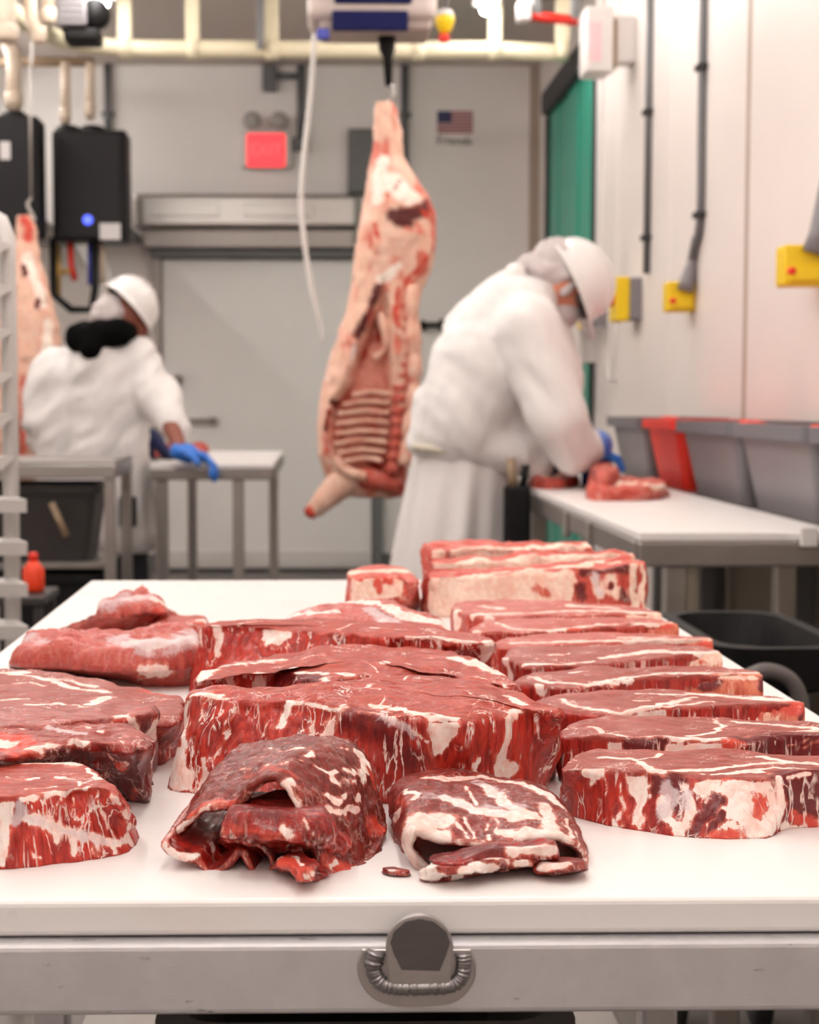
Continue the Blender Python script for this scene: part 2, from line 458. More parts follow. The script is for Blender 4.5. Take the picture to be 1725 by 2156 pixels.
# pendant switch
p = hw(937, 50, 7.0)
pe = thing('pendant_switch', 'yellow pull pendant with red tip beside the blue-panelled hoist', 'pendant switch', (p[0], 7.0, p[2] - .05))
lathe('body', [(.012, -.045), (.028, -.03), (.042, .01), (.04, .03)], M_YELLOW, pe, (p[0], 7.0, p[2]), 18)
lathe('red_tip', [(.01, -.075), (.022, -.07), (.024, -.045), (.012, -.04)], M_RED, pe, (p[0] - .004, 7.0, p[2] - .004), 16)
lathe('collar', [(.04, .03), (.034, .05), (.014, .06)], M_WHITEP, pe, (p[0], 7.0, p[2]), 16)
tube('cord', [(p[0], 7.0, p[2] + .055), (p[0] + .02, 7.0, p[2] + .2), (p[0] + .05, 7.0, ZC)], .012, M_GREYP, pe, 8)
# hanging white hose
hp = [ony(u, v, 6.9) for u, v in ((668, -60), (660, 120), (652, 220), (640, 330), (634, 420), (640, 500), (655, 600), (670, 660), (682, 720))]
tag(tube('hanging_hose', catmull(hp, 40), [.011] * 30 + list(np.linspace(.011, .005, 10)), M_WHITEP, None, 10), 'thin white hose hanging loose in front of the back door', 'hose')

# ------------------------------------------------------------------ right wall fittings
def rw(u, v, x=XR): return onx(u, v, x)
gy0, gy1 = 8.3, 9.72
gz = 2.82
gd = thing('strip_curtain', 'green vinyl curtain door with black edge on the right wall', 'curtain door', (XR, (gy0 + gy1) / 2, 0))
n = 4
for i in range(n):
    y0 = gy0 + (gy1 - gy0) * i / n; y1 = gy0 + (gy1 - gy0) * (i + 1) / n + .03
    off = .008 * (i % 2)
    box('curtain_strip', (XR - .045 - off, y0, .02), (XR - .035 - off, y1, gz), M_GREEN, gd, .002, 1)
box('edge_post', (XR - .075, gy1 - .0, 0), (XR - .01, gy1 + .06, gz), M_RUBBER, gd, .015, 2)
box('head_box', (XR - .1, gy0 - .02, gz), (XR - .005, gy1 + .06, gz + .14), M_RUBBER, gd, .02, 2)
box('near_post', (XR - .04, gy0 - .03, 0), (XR - .005, gy0 - .005, gz), M_RUBBER, gd, .01, 1)
def conduit(u, v0, v1, lab, clamps, bend=None):
    p = rw(u, 400, XR - .02)
    o = thing('wall_conduit', lab, 'conduit', (XR, p[1], rw(u, v1, XR - .02)[2]))
    pts = [(XR - .02, p[1], ZC), (XR - .02, p[1], rw(u, v1, XR - .02)[2])]
    if bend:
        q = rw(bend[0], bend[1], XR - .03)
        pts = [pts[0]] + [(XR - .02, p[1], z) for z in np.linspace(ZC - .3, pts[1][2], 4)] + [(XR - .025, (p[1] + q[1]) / 2, (pts[1][2] + q[2]) / 2), (XR - .03, q[1], q[2])]
        pts = catmull(pts, 30)
    tube('pipe', pts, .016, M_CONDUIT, o)
    for v in clamps:
        z = rw(u, v, XR - .02)[2]
        box('pipe_clamp', (XR - .045, p[1] - .032, z - .012), (XR - .004, p[1] + .032, z + .012), M_RUBBER, o, .004, 1)
conduit(1364, 0, 575, 'straight grey conduit dropping to the tall yellow switch box', (238, 500))
conduit(1476, 0, 455, 'grey conduit bending at its foot to the square yellow box', (145, 452), (1448, 592))
# tall yellow-fronted isolator
p0, p1 = rw(1345, 575), rw(1345, 668)
sw = thing('isolator_switch', 'tall grey switch box with yellow front and red knob on the right wall', 'switch box', (XR, p0[1], p1[2]))
yy = 7.2
z0, z1 = rw(1352, 668, XR - .05)[2], rw(1352, 576, XR - .05)[2]
box('back_box', (XR - .06, yy - .08, z0), (XR - .004, yy + .1, z1), M_GREYB, sw, .006, 1)
box('front_cover', (XR - .118, yy - .08, z0 - .004), (XR - .06, yy + .1, z1 + .004), M_YELLOW, sw, .006, 1)
lathe('rotary_knob', [(.028, 0), (.028, -.02), (.018, -.03)], M_RED, sw, (XR - .117, yy - .0, (z0 + z1) / 2), 16, 'X')
# square yellow box
def ybox(u0, v0, u1, v1, d, lab, cordpts):
    a, b = ony(u0, v0, d), ony(u1, v1, d)
    o = thing('outlet_box', lab, 'outlet box', (a[0], d, b[2]))
    box('body', (a[0], d, b[2]), (b[0], d + .09, a[2]), M_YELLOW, o, .01, 2)
    box('wall_bracket', (b[0] - .01, d + .02, b[2] + .02), (XR - .004, d + .09, a[2] - .01), M_TAN, o, .004, 1)
    box('flap_cover', (a[0] + .012, d - .012, b[2] + .012), (b[0] - .012, d + .002, (a[2] + b[2]) / 2), M_YELLOW, o, .005, 1)
    lathe('indicator', [(.012, 0), (.012, -.012), (.008, -.016)], M_RED, o, (a[0] + .02, d, b[2] + (a[2] - b[2]) * .35), 12, 'Y')
    if cordpts:
        cp_ = [ony(u, v, d - .015) for u, v in cordpts]
        if d < 5:                       # this drop runs on up the wall to the ceiling
            cp_ = cp_[:2] + [(XR - .02, d - .015, cp_[1][2] + .16), (XR - .02, d - .015, ZC)]
        tube('plug', cp_, [.03, .028, .017][:len(cp_)] + [.016] * (len(cp_) - 3), M_GREYB, o, 12)
    return o
ybox(1406, 592, 1466, 656, 6.1, 'square yellow outlet box with grey plug on the right wall', ((1443, 612), (1448, 590), (1456, 555), (1466, 500)))
ybox(1652, 514, 1745, 602, 4.5, 'big yellow outlet box cut off by the right edge of the picture', ((1712, 532), (1725, 490), (1745, 440), (1765, 380)))
# small yellow/grey box near the green curtain
a, b = ony(1226, 648, 7.9), ony(1240, 690, 7.9)
sm = thing('switch_box', 'small yellow and grey switch box beside the helmet near the green curtain', 'switch box', (a[0], 7.9, b[2]))
box('front_cover', (a[0], 7.9, b[2]), (b[0], 8.04, a[2]), M_YELLOW, sm, .004, 1)
box('body', (b[0], 7.9, b[2] + .01), (XR - .012, 8.04, a[2] + .015), M_GREYB, sm, .004, 1)
# white control box high up
a, b = ony(1236, 12, 7.3), ony(1292, 150, 7.3)
wb = thing('control_box', 'white control box with faint red print high on the right wall', 'control box', (b[0], 7.3, b[2]))
box('cabinet', (a[0], 7.3, b[2]), (b[0], 7.5, a[2]), M_WHITEM, wb, .01, 2)
box('wall_arm', (b[0] - .01, 7.34, b[2] + .05), (XR - .004, 7.46, a[2] - .03), M_WHITEM, wb, .006, 1)
q = ony(1252, 85, 7.3)
box('print_label', (q[0] - .025, 7.295, q[2] - .09), (q[0] + .03, 7.302, q[2] + .08), simple('faded_red_print', (238, 196, 200), .6), wb)
box('side_shield', (b[0] - .004, 7.32, b[2] + .02), (b[0] + .02, 7.5, a[2] - .05), M_TAN, wb, .003, 1)
# red beam near ceiling
a, b = ony(1112, 32, 7.6), ony(1216, 44, 7.6)
rb = thing('lift_arm', 'red bar fixed under the ceiling beside the white control box', 'lift arm', (b[0], 7.6, b[2]))
tube('red_bar', [(a[0], 7.6, a[2]), (b[0], 7.6, b[2])], .024, M_RED, rb, 4)
box('end_block', (a[0] - .05, 7.55, a[2] - .03), (a[0] + .01, 7.65, a[2] + .06), M_WHITEP, rb, .006, 1)
box('ceiling_strut', (a[0] + .02, 7.58, a[2]), (a[0] + .06, 7.62, ZC), M_GREYP, rb, .004, 1)
box('ceiling_strut', (b[0] - .03, 7.58, b[2]), (b[0] + .01, 7.62, ZC), M_GREYP, rb, .004, 1)
tube('duct', [(a[0] + .05, 7.7, a[2] + .14), (b[0] + .05, 7.7, a[2] + .2)], .06, M_STEELD, rb, 14)
# hanging cord on the right wall
cp = [rw(u, v, XR - .03) for u, v in ((1312, 500), (1310, 560), (1306, 640), (1300, 720), (1292, 785), (1284, 800), (1280, 760), (1282, 700), (1284, 640))]
tag(tube('extension_cord', catmull(cp, 40), .007, M_WHITEP, None, 8), 'thin pale cord looped on the right wall near the curtain door', 'cord')
# towel dispenser on the curtain's near side
a, b = ony(1196, 668, 8.12), ony(1227, 772, 8.12)
td = thing('towel_dispenser', 'white dispenser with a dark lower box beside the right worker\'s chest', 'dispenser', (a[0], 8.0, ony(0, 862, 8.0)[2]))
box('white_case', (a[0], 8.1, b[2]), (b[0], 8.22, a[2]), M_WHITEP, td, .01, 2)
box('dark_case', (a[0] + .02, 8.1, ony(0, 862, 8.12)[2]), (b[0], 8.22, b[2] - .004), M_GREYP, td, .01, 2)
box('wall_bracket', (b[0] - .004, 8.13, b[2] + .02), (XR - .032, 8.19, a[2] - .05), M_WHITEP, td, .004, 1)

# ------------------------------------------------------------------ left: heaters and pipes
PYH = 9.4
def heater(u0, v0, u1, v1, d, lab, led, sticker, bump_u):
    a, b = ony(u0, v0, d), ony(u1, v1, d)
    o = thing('water_heater', lab, 'water heater', ((a[0] + b[0]) / 2, d, b[2]))
    box('casing', (a[0], d, b[2]), (b[0], d + .24, a[2]), M_BLACKC, o, .025, 3)
    box('front_cover', (a[0] + .03, d - .02, b[2] + .015), (b[0] - .03, d + .004, a[2] - .015), M_BLACKC, o, .012, 2)
    for bu in bump_u:
        p = ony(bu, v0, d)
        lathe('flue_collar', [(.075, -.02), (.075, .02), (.05, .035)], M_BLACKC, o, (p[0], d + .1, a[2]), 20)
    if led:
        p = ony(led[0], led[1], d - .02)
        lathe('display', [(.028, 0), (.028, -.006), (.02, -.008)], M_LED, o, (p[0], d - .02, p[2]), 20, 'Y')
    for s in sticker:
        p, q = ony(s[0], s[1], d - .02), ony(s[2], s[3], d - .02)
        box('sticker', (p[0], d - .024, q[2]), (q[0], d - .019, p[2]), M_PAPER, o)
    box('wall_bracket', (a[0] + .06, d + .23, b[2] + .1), (b[0] - .06, YB - .001, b[2] + .16), M_STEELD, o, .004, 1)
    return o
heater(108, 272, 268, 508, PYH, 'black tankless water heater with a blue display and white sticker', (185, 463), ((210, 470, 254, 505),), (138, 190))
heater(-60, 242, 84, 500, PYH - .35, 'black water heater at the left edge behind the hung carcass', None, ((0, 298, 22, 336),), (22,))
def pipe_t(lab, pts, r, m, d, name='flue_pipe', cat='pipe'):
    P = [ony(u, v, d) for u, v in pts]
    o = thing(name, lab, cat, P[-1])
    tube('pipe', P, r, m, o, 14)
    if m is M_BRASS:
        tube('tee_branch', [ony(118, 572, d), ony(152, 572, d)], .015, m, o, 12)
    if name == 'flue_pipe':
        e = P[-1]
        lathe('coupling', [(r * 1.02, 0), (r * 1.25, .01), (r * 1.25, .07), (r * 1.02, .08)], m, o, (e[0], e[1], e[2] + .02), 16)
pipe_t('thick cream flue pipe rising from the left-edge heater', ((12, 80), (26, 110), (30, 140), (30, 232)), .042, M_PVC, PYH - .25)
pipe_t('cream flue pipe with a bend, left of two above the blue-display heater', ((138, 132), (138, 170), (138, 262)), .027, M_PVC, PYH + .1)
pipe_t('straight cream flue pipe, right of two above the blue-display heater', ((190, 132), (190, 170), (190, 252)), .027, M_PVC, PYH + .1)
pipe_t('tan horizontal header pipe above the two black heaters', ((-60, 130), (60, 130), (200, 130)), .028, M_TAN, PYH + .16, 'header_pipe')
for lab, pts, r, m in (('yellow gas pipe with a tee under the black heater', ((122, 515), (122, 628)), .018, M_BRASS),
                       ('red handled valve pipe below the black heater', ((148, 512), (150, 560), (158, 590)), .018, M_RED),
                       ('blue water pipe beneath the black heater', ((190, 512), (190, 600)), .016, M_BLUEL),
                       ('black hose sagging beneath the two heaters', ((112, 500), (112, 620), (150, 652), (192, 652), (200, 610), (200, 500)), .022, M_BLACK),
                       ('grey pipe dropping below the black heater on its right', ((215, 512), (216, 600)), .02, M_PVC)):
    pipe_t(lab, pts, r, m, PYH + (.04 if m is M_BLACK else .12), 'supply_pipe')
box_ = thing('fan_unit', 'white louvred fan unit with a black motor at the upper left', 'fan unit', ony(150, 60, 7.9))
a, b = ony(118, -30, 7.9), ony(182, 52, 7.9)
box('louvre_case', (a[0], 7.9, b[2]), (b[0], 8.15, a[2]), M_GREYB, box_, .01, 2)
for k in range(5):
    z = b[2] + .03 + k * .03
    box('louvre', (a[0] + .01, 7.89, z), (b[0] - .01, 7.905, z + .016), M_GREYB, box_, .003, 1)
p = ony(197, 22, 7.9)
lathe('motor', [(.06, 0), (.07, .02), (.07, .1), (.05, .12)], M_BLACK, box_, (p[0], 7.92, p[2]), 18, 'Y')
p = ony(168, 70, 7.9)
box('motor_base', (p[0] - .085, 7.92, p[2] - .03), (p[0] + .09, 8.1, p[2] + .035), M_BLACK, box_, .02, 2)
box('ceiling_strut', (a[0] + .02, 8.0, a[2]), (a[0] + .06, 8.04, ZC), M_GREYP, box_, .003, 1)
for lab, pts, d, r in (('cream upright post at the upper left corner', ((8, -60), (10, 40), (10, 78)), 7.0, .05), ('pale slanting pipe at the upper left below the ceiling', ((55, -50), (64, 40), (82, 82)), 7.3, .028), ('white drop pipe left of the louvred fan unit', ((103, -50), (101, 40)), 7.6, .03)):
    P = [ony(u, v, d) for u, v in pts]
    o = thing('drop_pipe', lab, 'pipe', P[-1])
    tube('pipe', [(P[0][0], d, ZC)] + [tuple(q) for q in P[1:]], r, M_PVC, o)
    lathe('end_cap', [(r * 1.0, -.01), (r * 1.2, 0), (r * 1.2, .05), (r, .06)], M_PVC, o, (P[-1][0], d, P[-1][2] - .01), 14)
# ------------------------------------------------------------------ main cutting table
ZT = 0.86
def poly_mat():
    nt = NT('white_cutting_board')
    v = nt.mapped()
    n1 = nt.noise(v, 7, 5, .6); n2 = nt.noise(v, 45, 3, .6)
    stain = nt.step(n1, .52, .75)
    base = nt.mix(nt.math('MULTIPLY', stain, .55), lin((240, 236, 234)), lin((238, 222, 215)))
    scr = nt.noise(nt.mapped((1, 14, 1), (0, 0, .5)), 90, 4, .65)
    base = nt.mix(nt.math('MULTIPLY', nt.step(scr, .62, .75), .25), base, lin((214, 206, 202)))
    nt.out(Base_Color=base, Roughness=nt.math('MULTIPLY_ADD', n2, .15, .27), Specular_IOR_Level=.4, Subsurface_Weight=.0)
    h = nt.math('ADD', nt.noise(v, 220, 2), nt.math('MULTIPLY', scr, .6))
    nt.bump(h, .06, .0008)
    return nt.m
M_BOARD = poly_mat()
def rail_mat():
    nt = NT('brushed_rail_steel')
    v = nt.mapped((1, 1, 1))
    br = nt.noise(nt.mapped((.04, 1, 1)), 900, 3, .6)
    cl = nt.noise(v, 22, 5, .65)
    sc = nt.noise(nt.mapped((.35, 1, 1.6), (0, .5, 0)), 120, 4, .7)
    c = nt.mix(cl, lin((186, 183, 186)), lin((220, 217, 219)))
    c = nt.mix(nt.math('MULTIPLY', nt.step(sc, .66, .74), .7), c, lin((96, 90, 92)))
    nt.out(Base_Color=c, Metallic=.4, Roughness=nt.math('MULTIPLY_ADD', br, .2, nt.math('MULTIPLY_ADD', cl, .15, .25)))
    nt.bump(nt.math('ADD', br, nt.math('MULTIPLY', cl, 2.0)), .12, .0006)
    return nt.m
M_RAIL = rail_mat()
BX0, BX1, BY0, BY1 = -.335, .415, .829, 2.345
mt = thing('cutting_table', 'steel-framed meat cutting table with a white board in the foreground', 'table', (.04, 1.58, 0))
box('cutting_board', (BX0, BY0 + .0, ZT - .0195), (BX1, BY1, ZT), M_BOARD, mt, .0035, 3)
RT = ZT - .0205
box('frame_rail', (BX0 - .004, BY0 - .009, RT - .038), (BX1 + .004, BY0 + .03, RT), M_RAIL, mt, .0035, 3)
box('frame_rail', (BX0 - .004, BY1 - .034, RT - .038), (BX1 + .004, BY1 + .004, RT), M_RAIL, mt, .0035, 3)
box('frame_rail', (BX0 - .004, BY0 + .0305, RT - .038), (BX0 + .034, BY1 - .0345, RT), M_RAIL, mt, .0035, 2)
box('frame_rail', (BX1 - .034, BY0 + .0305, RT - .038), (BX1 + .004, BY1 - .0345, RT), M_RAIL, mt, .0035, 2)
for x in (BX0 + .02, BX1 - .02):
    for y in (BY0 + .06, 1.85):
        box('leg', (x - .02, y - .02, 0), (x + .02, y + .02, RT - .0385), M_RAIL, mt, .003, 1)
box('under_shelf', (BX0, BY0 + .05, .24), (BX1, BY1 - .05, .262), M_STEELD, mt, .004, 1)
# welded stop tab
yt = BY0 - .009
pl = ony(814, 2078, yt - .004); pr = ony(953, 2078, yt - .004)
cxm, hw_ = (pl[0] + pr[0]) / 2, (pr[0] - pl[0]) / 2
zb_, zt_ = pl[2], ony(0, 1933, yt - .004)[2]
prof = [(-hw_ * .93, zb_ + .001), (-hw_ * 1.0, zb_ + .012)]
zc_ = zt_ - hw_ * 1.02
for k in range(25):
    a_ = PI - PI * k / 24
    prof.append((hw_ * 1.02 * math.cos(a_), zc_ + hw_ * 1.02 * math.sin(a_)))
prof += [(hw_ * 1.0, zb_ + .012), (hw_ * .93, zb_ + .001)]
bm = bmesh.new()
f = bm.faces.new([bm.verts.new((cxm + x, yt - .005, z)) for x, z in prof])
r = bmesh.ops.extrude_face_region(bm, geom=[f])
for v in r['geom']:
    if isinstance(v, bmesh.types.BMVert): v.co.y += .0055
M_TAB = simple('tab_steel', (178, 172, 170), .4, .8, var=.1, scale=300, stretch=(.1, 1, 1))
bmesh.ops.bevel(bm, geom=[e for e in bm.edges if abs(e.verts[0].co.y - e.verts[1].co.y) < 1e-6 and e.verts[0].co.y < yt - .003], offset=.0008, segments=2, affect='EDGES')
tab = bm_out('stop_tab', bm, M_TAB, mt)
wp = [ony(u, v, yt - .0052) for u, v in ((822, 1985), (830, 1962), (854, 1941), (884, 1935), (914, 1941), (940, 1962), (948, 1985), (940, 2010), (926, 2044), (846, 2042), (830, 2010))]
wp = np.array(wp)
bm = bmesh.new()
f = bm.faces.new([bm.verts.new((q_[0], yt - .0051, q_[2])) for q_ in wp])
r = bmesh.ops.extrude_face_region(bm, geom=[f])
for v in r['geom']:
    if isinstance(v, bmesh.types.BMVert): v.co.y -= .0003
bm_out('worn_face', bm, simple('dark_brushed_steel', (104, 99, 98), .45, .7, var=.15, scale=300, stretch=(.1, 1, 1)), tab)
# weld bead: overlapping rippled blobs along a U
bp = [ony(u, v, yt - .002) for u, v in ((792, 2003), (786, 2030), (790, 2052), (804, 2070), (826, 2077), (860, 2079), (900, 2078), (938, 2076), (962, 2068), (974, 2050), (977, 2028), (976, 2008))]
bp = catmull(bp, 110)
rr = np.array([.0037 + .0005 * abs(math.sin(i * .62)) + .0003 * math.sin(i * 1.7) for i in range(110)])
rr[:12] *= 1.25
tube('weld_bead', bp, rr, simple('weld_metal', (150, 146, 147), .3, .9, var=.2, scale=200), tab, 12)
# heat-ground halo round the weld: thin raised plate
hp_ = [ony(u, v, yt) for u, v in ((762, 1998), (752, 2030), (760, 2070), (790, 2104), (840, 2118), (900, 2118), (960, 2108), (996, 2070), (1002, 2030), (992, 1998))]
hp_ = catmull(hp_, 40)
V = [(p[0], yt - .0002, p[2]) for p in hp_] + [(p[0], yt - .0009, p[2]) for p in (hp_ - hp_.mean(0)) * .97 + hp_.mean(0)]
nn = len(hp_)
Fc = [(i, i + 1, nn + i + 1, nn + i) for i in range(nn - 1)] + [(nn - 1, 0, nn, 2 * nn - 1), tuple(range(nn, 2 * nn))]
put('ground_patch', meshd('ground_patch', V, Fc), simple('ground_steel', (186, 180, 178), .4, .85, var=.12, scale=120), mt, False)

# ------------------------------------------------------------------ generic furniture
def work_table(name, lab, x0, x1, y0, y1, z, legs, board=M_BOARD, skirt=.045, group=None, xs=None, board_t=.02):
    o = thing(name, lab, 'table', ((x0 + x1) / 2, (y0 + y1) / 2, 0), group)
    box('cutting_board' if board is M_BOARD else 'table_top', (x0, y0, z - board_t), (x1, y1, z), board, o, .004, 2)
    zt = z - board_t - .0005
    box('frame_rail', (x0, y0 - .006, zt - skirt), (x1, y0 + .035, zt), M_STEELD, o, .004, 1)
    box('frame_rail', (x0, y1 - .035, zt - skirt), (x1, y1 + .004, zt), M_STEELD, o, .004, 1)
    box('frame_rail', (x0 - .004, y0 + .036, zt - skirt), (x0 + .035, y1 - .036, zt), M_STEELD, o, .004, 1)
    box('frame_rail', (x1 - .035, y0 + .036, zt - skirt), (x1 + .004, y1 - .036, zt), M_STEELD, o, .004, 1)
    for lx, ly in legs:
        box('leg', (lx - .022, ly - .022, 0), (lx + .022, ly + .022, zt - skirt - .0005), M_STEEL, o, .003, 1)
    return o
p = onz(1378, 1120, ZT)
RX0, RY0 = p[0], p[1]
RTX1, RTY1 = 1.045, 5.75
rt = work_table('packing_table', 'white-topped steel table in front of the right-hand worker', RX0 - .03, RTX1, RY0, RTY1, ZT, ((RX0 + .05, RY0 + .04), (RX0 + .0, 4.9), (RX0 + .0, 5.6), (RTX1 - .03, RY0 + .3), (RTX1 - .03, 4.6), (RTX1 - .03, 5.6)), skirt=.05)
for y in (3.75, 4.1):
    box('edge_clamp', (RX0 - .045, y - .012, ZT - .085), (RX0 - .028, y + .012, ZT - .018), M_STEEL, rt, .003, 1)
box('corner_clamp', (RTX1 - .09, RY0 - .02, ZT - .03), (RTX1 - .055, RY0 - .004, ZT + .012), M_WHITEP, rt, .003, 1)

M_GREYD = simple('dark_grey_tote_rim', (104, 102, 108), .45)
def rrect(x0, x1, y0, y1, r, n=5):
    pts = []
    for cx, cy, a0 in ((x1 - r, y1 - r, 0), (x0 + r, y1 - r, 90), (x0 + r, y0 + r, 180), (x1 - r, y0 + r, 270)):
        for k in range(n + 1):
            a = math.radians(a0 + 90 * k / n)
            pts.append((cx + r * math.cos(a), cy + r * math.sin(a)))
    return pts
def loft(name, loops, mat, parent, cap0=True, cap1=True, smooth=False):
    V, Fc = [], []
    n = len(loops[0])
    for lp in loops: V += list(lp)
    for k in range(len(loops) - 1):
        for i in range(n):
            j = (i + 1) % n
            Fc.append((k * n + i, k * n + j, (k + 1) * n + j, (k + 1) * n + i))
    if cap0: Fc.append(tuple(range(n))[::-1])
    if cap1: Fc.append(tuple((len(loops) - 1) * n + i for i in range(n)))
    me = meshd(name, V, Fc)
    bm = bmesh.new(); bm.from_mesh(me); bmesh.ops.recalc_face_normals(bm, faces=bm.faces[:]); bm.to_mesh(me); bm.free()
    return put(name, me, mat, parent, smooth)
def tub(name, lab, x0, x1, y0, y1, z0, z1, mat, group=None, taper=.035, cat='tote', lip=.018, ribs=True):
    o = thing(name, lab, cat, ((x0 + x1) / 2, (y0 + y1) / 2, z0), group)
    t = taper
    def L(d, z): return [(a, b, z) for a, b in rrect(x0 + d, x1 - d, y0 + d, y1 - d, .03)]
    loft('shell', [L(lip + t, z0), L(lip, z1 - .03), L(0, z1 - .028), L(0, z1), L(lip + .006, z1), L(lip + t + .006, z0 + .008)], mat, o)
    if mat is M_GREYB:
        loft('rim', [L(lip - .002, z1 - .034), L(-.004, z1 - .032), L(-.004, z1 + .002), L(lip + .004, z1 + .002)], M_GREYD, o, False, False)
    if ribs:
        n = 3
        for k in range(n):
            y = y0 + .07 + (y1 - y0 - .14) * k / (n - 1)
            bm = bmesh.new()
            vs = [bm.verts.new(c) for c in ((x0 + lip + t - .001, y - .008, z0 + .01), (x0 + lip + t - .001, y + .008, z0 + .01), (x0 + lip - .001, y + .008, z1 - .03), (x0 + lip - .001, y - .008, z1 - .03),
                                            (x0 + lip + t - .008, y - .005, z0 + .02), (x0 + lip + t - .008, y + .005, z0 + .02), (x0 + lip - .009, y + .005, z1 - .03), (x0 + lip - .009, y - .005, z1 - .03))]
            for q in ((4, 5, 6, 7), (0, 1, 5, 4), (1, 2, 6, 5), (2, 3, 7, 6), (3, 0, 4, 7)): bm.faces.new([vs[i] for i in q])
            bm_out('rib', bm, mat, o)
    return o
# bench for totes along the right wall
bz = ZT - .012
tb = thing('tote_bench', 'low steel bench along the right wall under the row of totes', 'bench', (1.23, 4.5, 0))
box('bench_top', (RTX1 + .012, 2.7, bz - .02), (XR - .02, 6.6, bz), M_STEELD, tb, .004, 1)
for y in (2.75, 3.6, 4.5, 5.5, 6.5):
    box('leg', (RTX1 + .02, y - .02, 0), (RTX1 + .06, y + .02, bz - .0205), M_GREYP, tb, .003, 1)
    box('leg', (XR - .07, y - .02, 0), (XR - .03, y + .02, bz - .0205), M_GREYP, tb, .003, 1)
for y0, y1, m, lab in ((2.86, 3.5, M_GREYB, 'grey tote nearest the right edge of the picture'), (3.52, 4.16, M_GREYB, 'grey tote second from the right edge on the wall bench'),
                       (4.18, 4.82, M_GREYB, 'grey tote just right of the red tote'), (4.86, 5.34, M_REDB, 'bright red tote between grey totes by the right wall'),
                       (5.38, 5.98, M_GREYB, 'grey tote left of the red tote behind the worker\'s hands')):
    tub('tote', lab, RTX1 + .016, XR - .05, y0, y1, bz, 1.062, m, 'totes along the right wall', ribs=False)
# red liners resting in the totes' tops
def crumple(name, lab, c, sx, sy, h, mat, cat, seed, group=None):
    n = 26
    V, Fc = [], []
    g = np.linspace(-1, 1, n)
    P = np.array([(x * sx, y * sy, 0) for y in g for x in g])
    nz = fbm(P * 30 + seed, seed, 3)
    fall = np.clip(1 - (np.abs(P[:, 0]) / sx) ** 6, 0, 1) * np.clip(1 - (np.abs(P[:, 1]) / sy) ** 6, 0, 1)
    P[:, 2] = h * (.55 + .3 * nz) * fall
    top = P + np.array(c); bot = P * np.array((1, 1, 0)) + np.array(c) - np.array((0, 0, .002))
    V = np.vstack((top, bot))
    for j in range(n - 1):
        for i in range(n - 1):
            a = j * n + i
            Fc.append((a, a + 1, a + n + 1, a + n)); Fc.append((n * n + a, n * n + a + n, n * n + a + n + 1, n * n + a + 1))
    ring = [i for i in range(n)] + [j * n + n - 1 for j in range(1, n)] + [n * n - 1 - i for i in range(1, n)] + [j * n for j in range(n - 2, 0, -1)]
    for k in range(len(ring)):
        a, b = ring[k], ring[(k + 1) % len(ring)]
        Fc.append((a, n * n + a, n * n + b, b))
    o = put(name, meshd(name, V, Fc), mat, None, True)
    return tag(o, lab, cat, group)
for y, nm in ((3.18, 'nearest grey tote'), (3.84, 'second grey tote'), (4.5, 'third grey tote'), (5.68, 'grey tote behind the red one')):
    crumple('tote_liner', 'red liner showing above the rim of the ' + nm, (1.235, y, 1.03), .10, .24, .045, M_REDB, 'tote liner', int(y * 10), 'red liners in the totes')

# ------------------------------------------------------------------ black utility cart at right
def kx(u, d): return (u - 675) * d / F_PX
cd = 2.62
ux0, ux1 = kx(1452, cd), kx(1740, cd)
uc = thing('utility_cart', 'black plastic rolling utility cart beyond the right side of the table', 'cart', ((ux0 + ux1) / 2, cd, 0))
def tray(z0, z1, e):
    def L(d, z): return [(a, b, z) for a, b in rrect(ux0 + d, ux1 - d, cd - .2 + d, cd + .25 - d, .07)]
    loft('tray', [L(.05, z0), L(.01, z0 + .02), L(.0, z1), L(.022, z1), L(.035, z0 + .03)], M_BLACK, uc)
tray(.66, .745, 0); tray(.2, .28, 0)
box('middle_shelf', (ux0 + .03, cd - .17, .59), (ux1 - .02, cd + .2, .62), M_BLACK, uc, .01, 2)
for x in (ux0 + .035, ux1 - .035):
    for y in (cd - .15, cd + .2):
        box('post', (x - .018, y - .018, .281), (x + .018, y + .018, .589), M_BLACK, uc, .004, 1)
        lathe('wheel', [(.03, -.015), (.06, -.012), (.06, .012), (.03, .015)], M_RUBBER, uc, (x, y, .062), 16, 'X')
        box('caster_fork', (x - .02, y - .02, .1), (x + .02, y + .02, .199), M_STEELD, uc, .003, 1)
hd = [ony(u, v, cd - .23) for u, v in ((1560, 1432), (1610, 1412), (1655, 1424), (1680, 1455), (1690, 1500))]
tube('handle', catmull(hd, 24), .012, simple('grey_handle', (96, 90, 88), .45), uc, 10)

# ------------------------------------------------------------------ dark crate under the cutting table
tub('storage_crate', 'dark grey crate on the shelf under the cutting table', -.14, .215, 1.3, 1.75, .2625, .60, M_DKGREY, None, .03, 'crate', ribs=False)

# ------------------------------------------------------------------ left worker's table
p = onz(560, 982, .88); q = onz(563, 944, .88)
LTX1, LTY0, LTY1 = p[0], 6.28, 7.9
lt = work_table('cutting_bench', 'white-topped bench with steel legs beside the left worker', -.665, LTX1 + .02, LTY0, LTY1, .88, ((LTX1 - .12, LTY0 + .05), (LTX1 - .02, LTY1 - .25), (-.62, LTY0 + .05), (-.62, LTY1 - .1)))
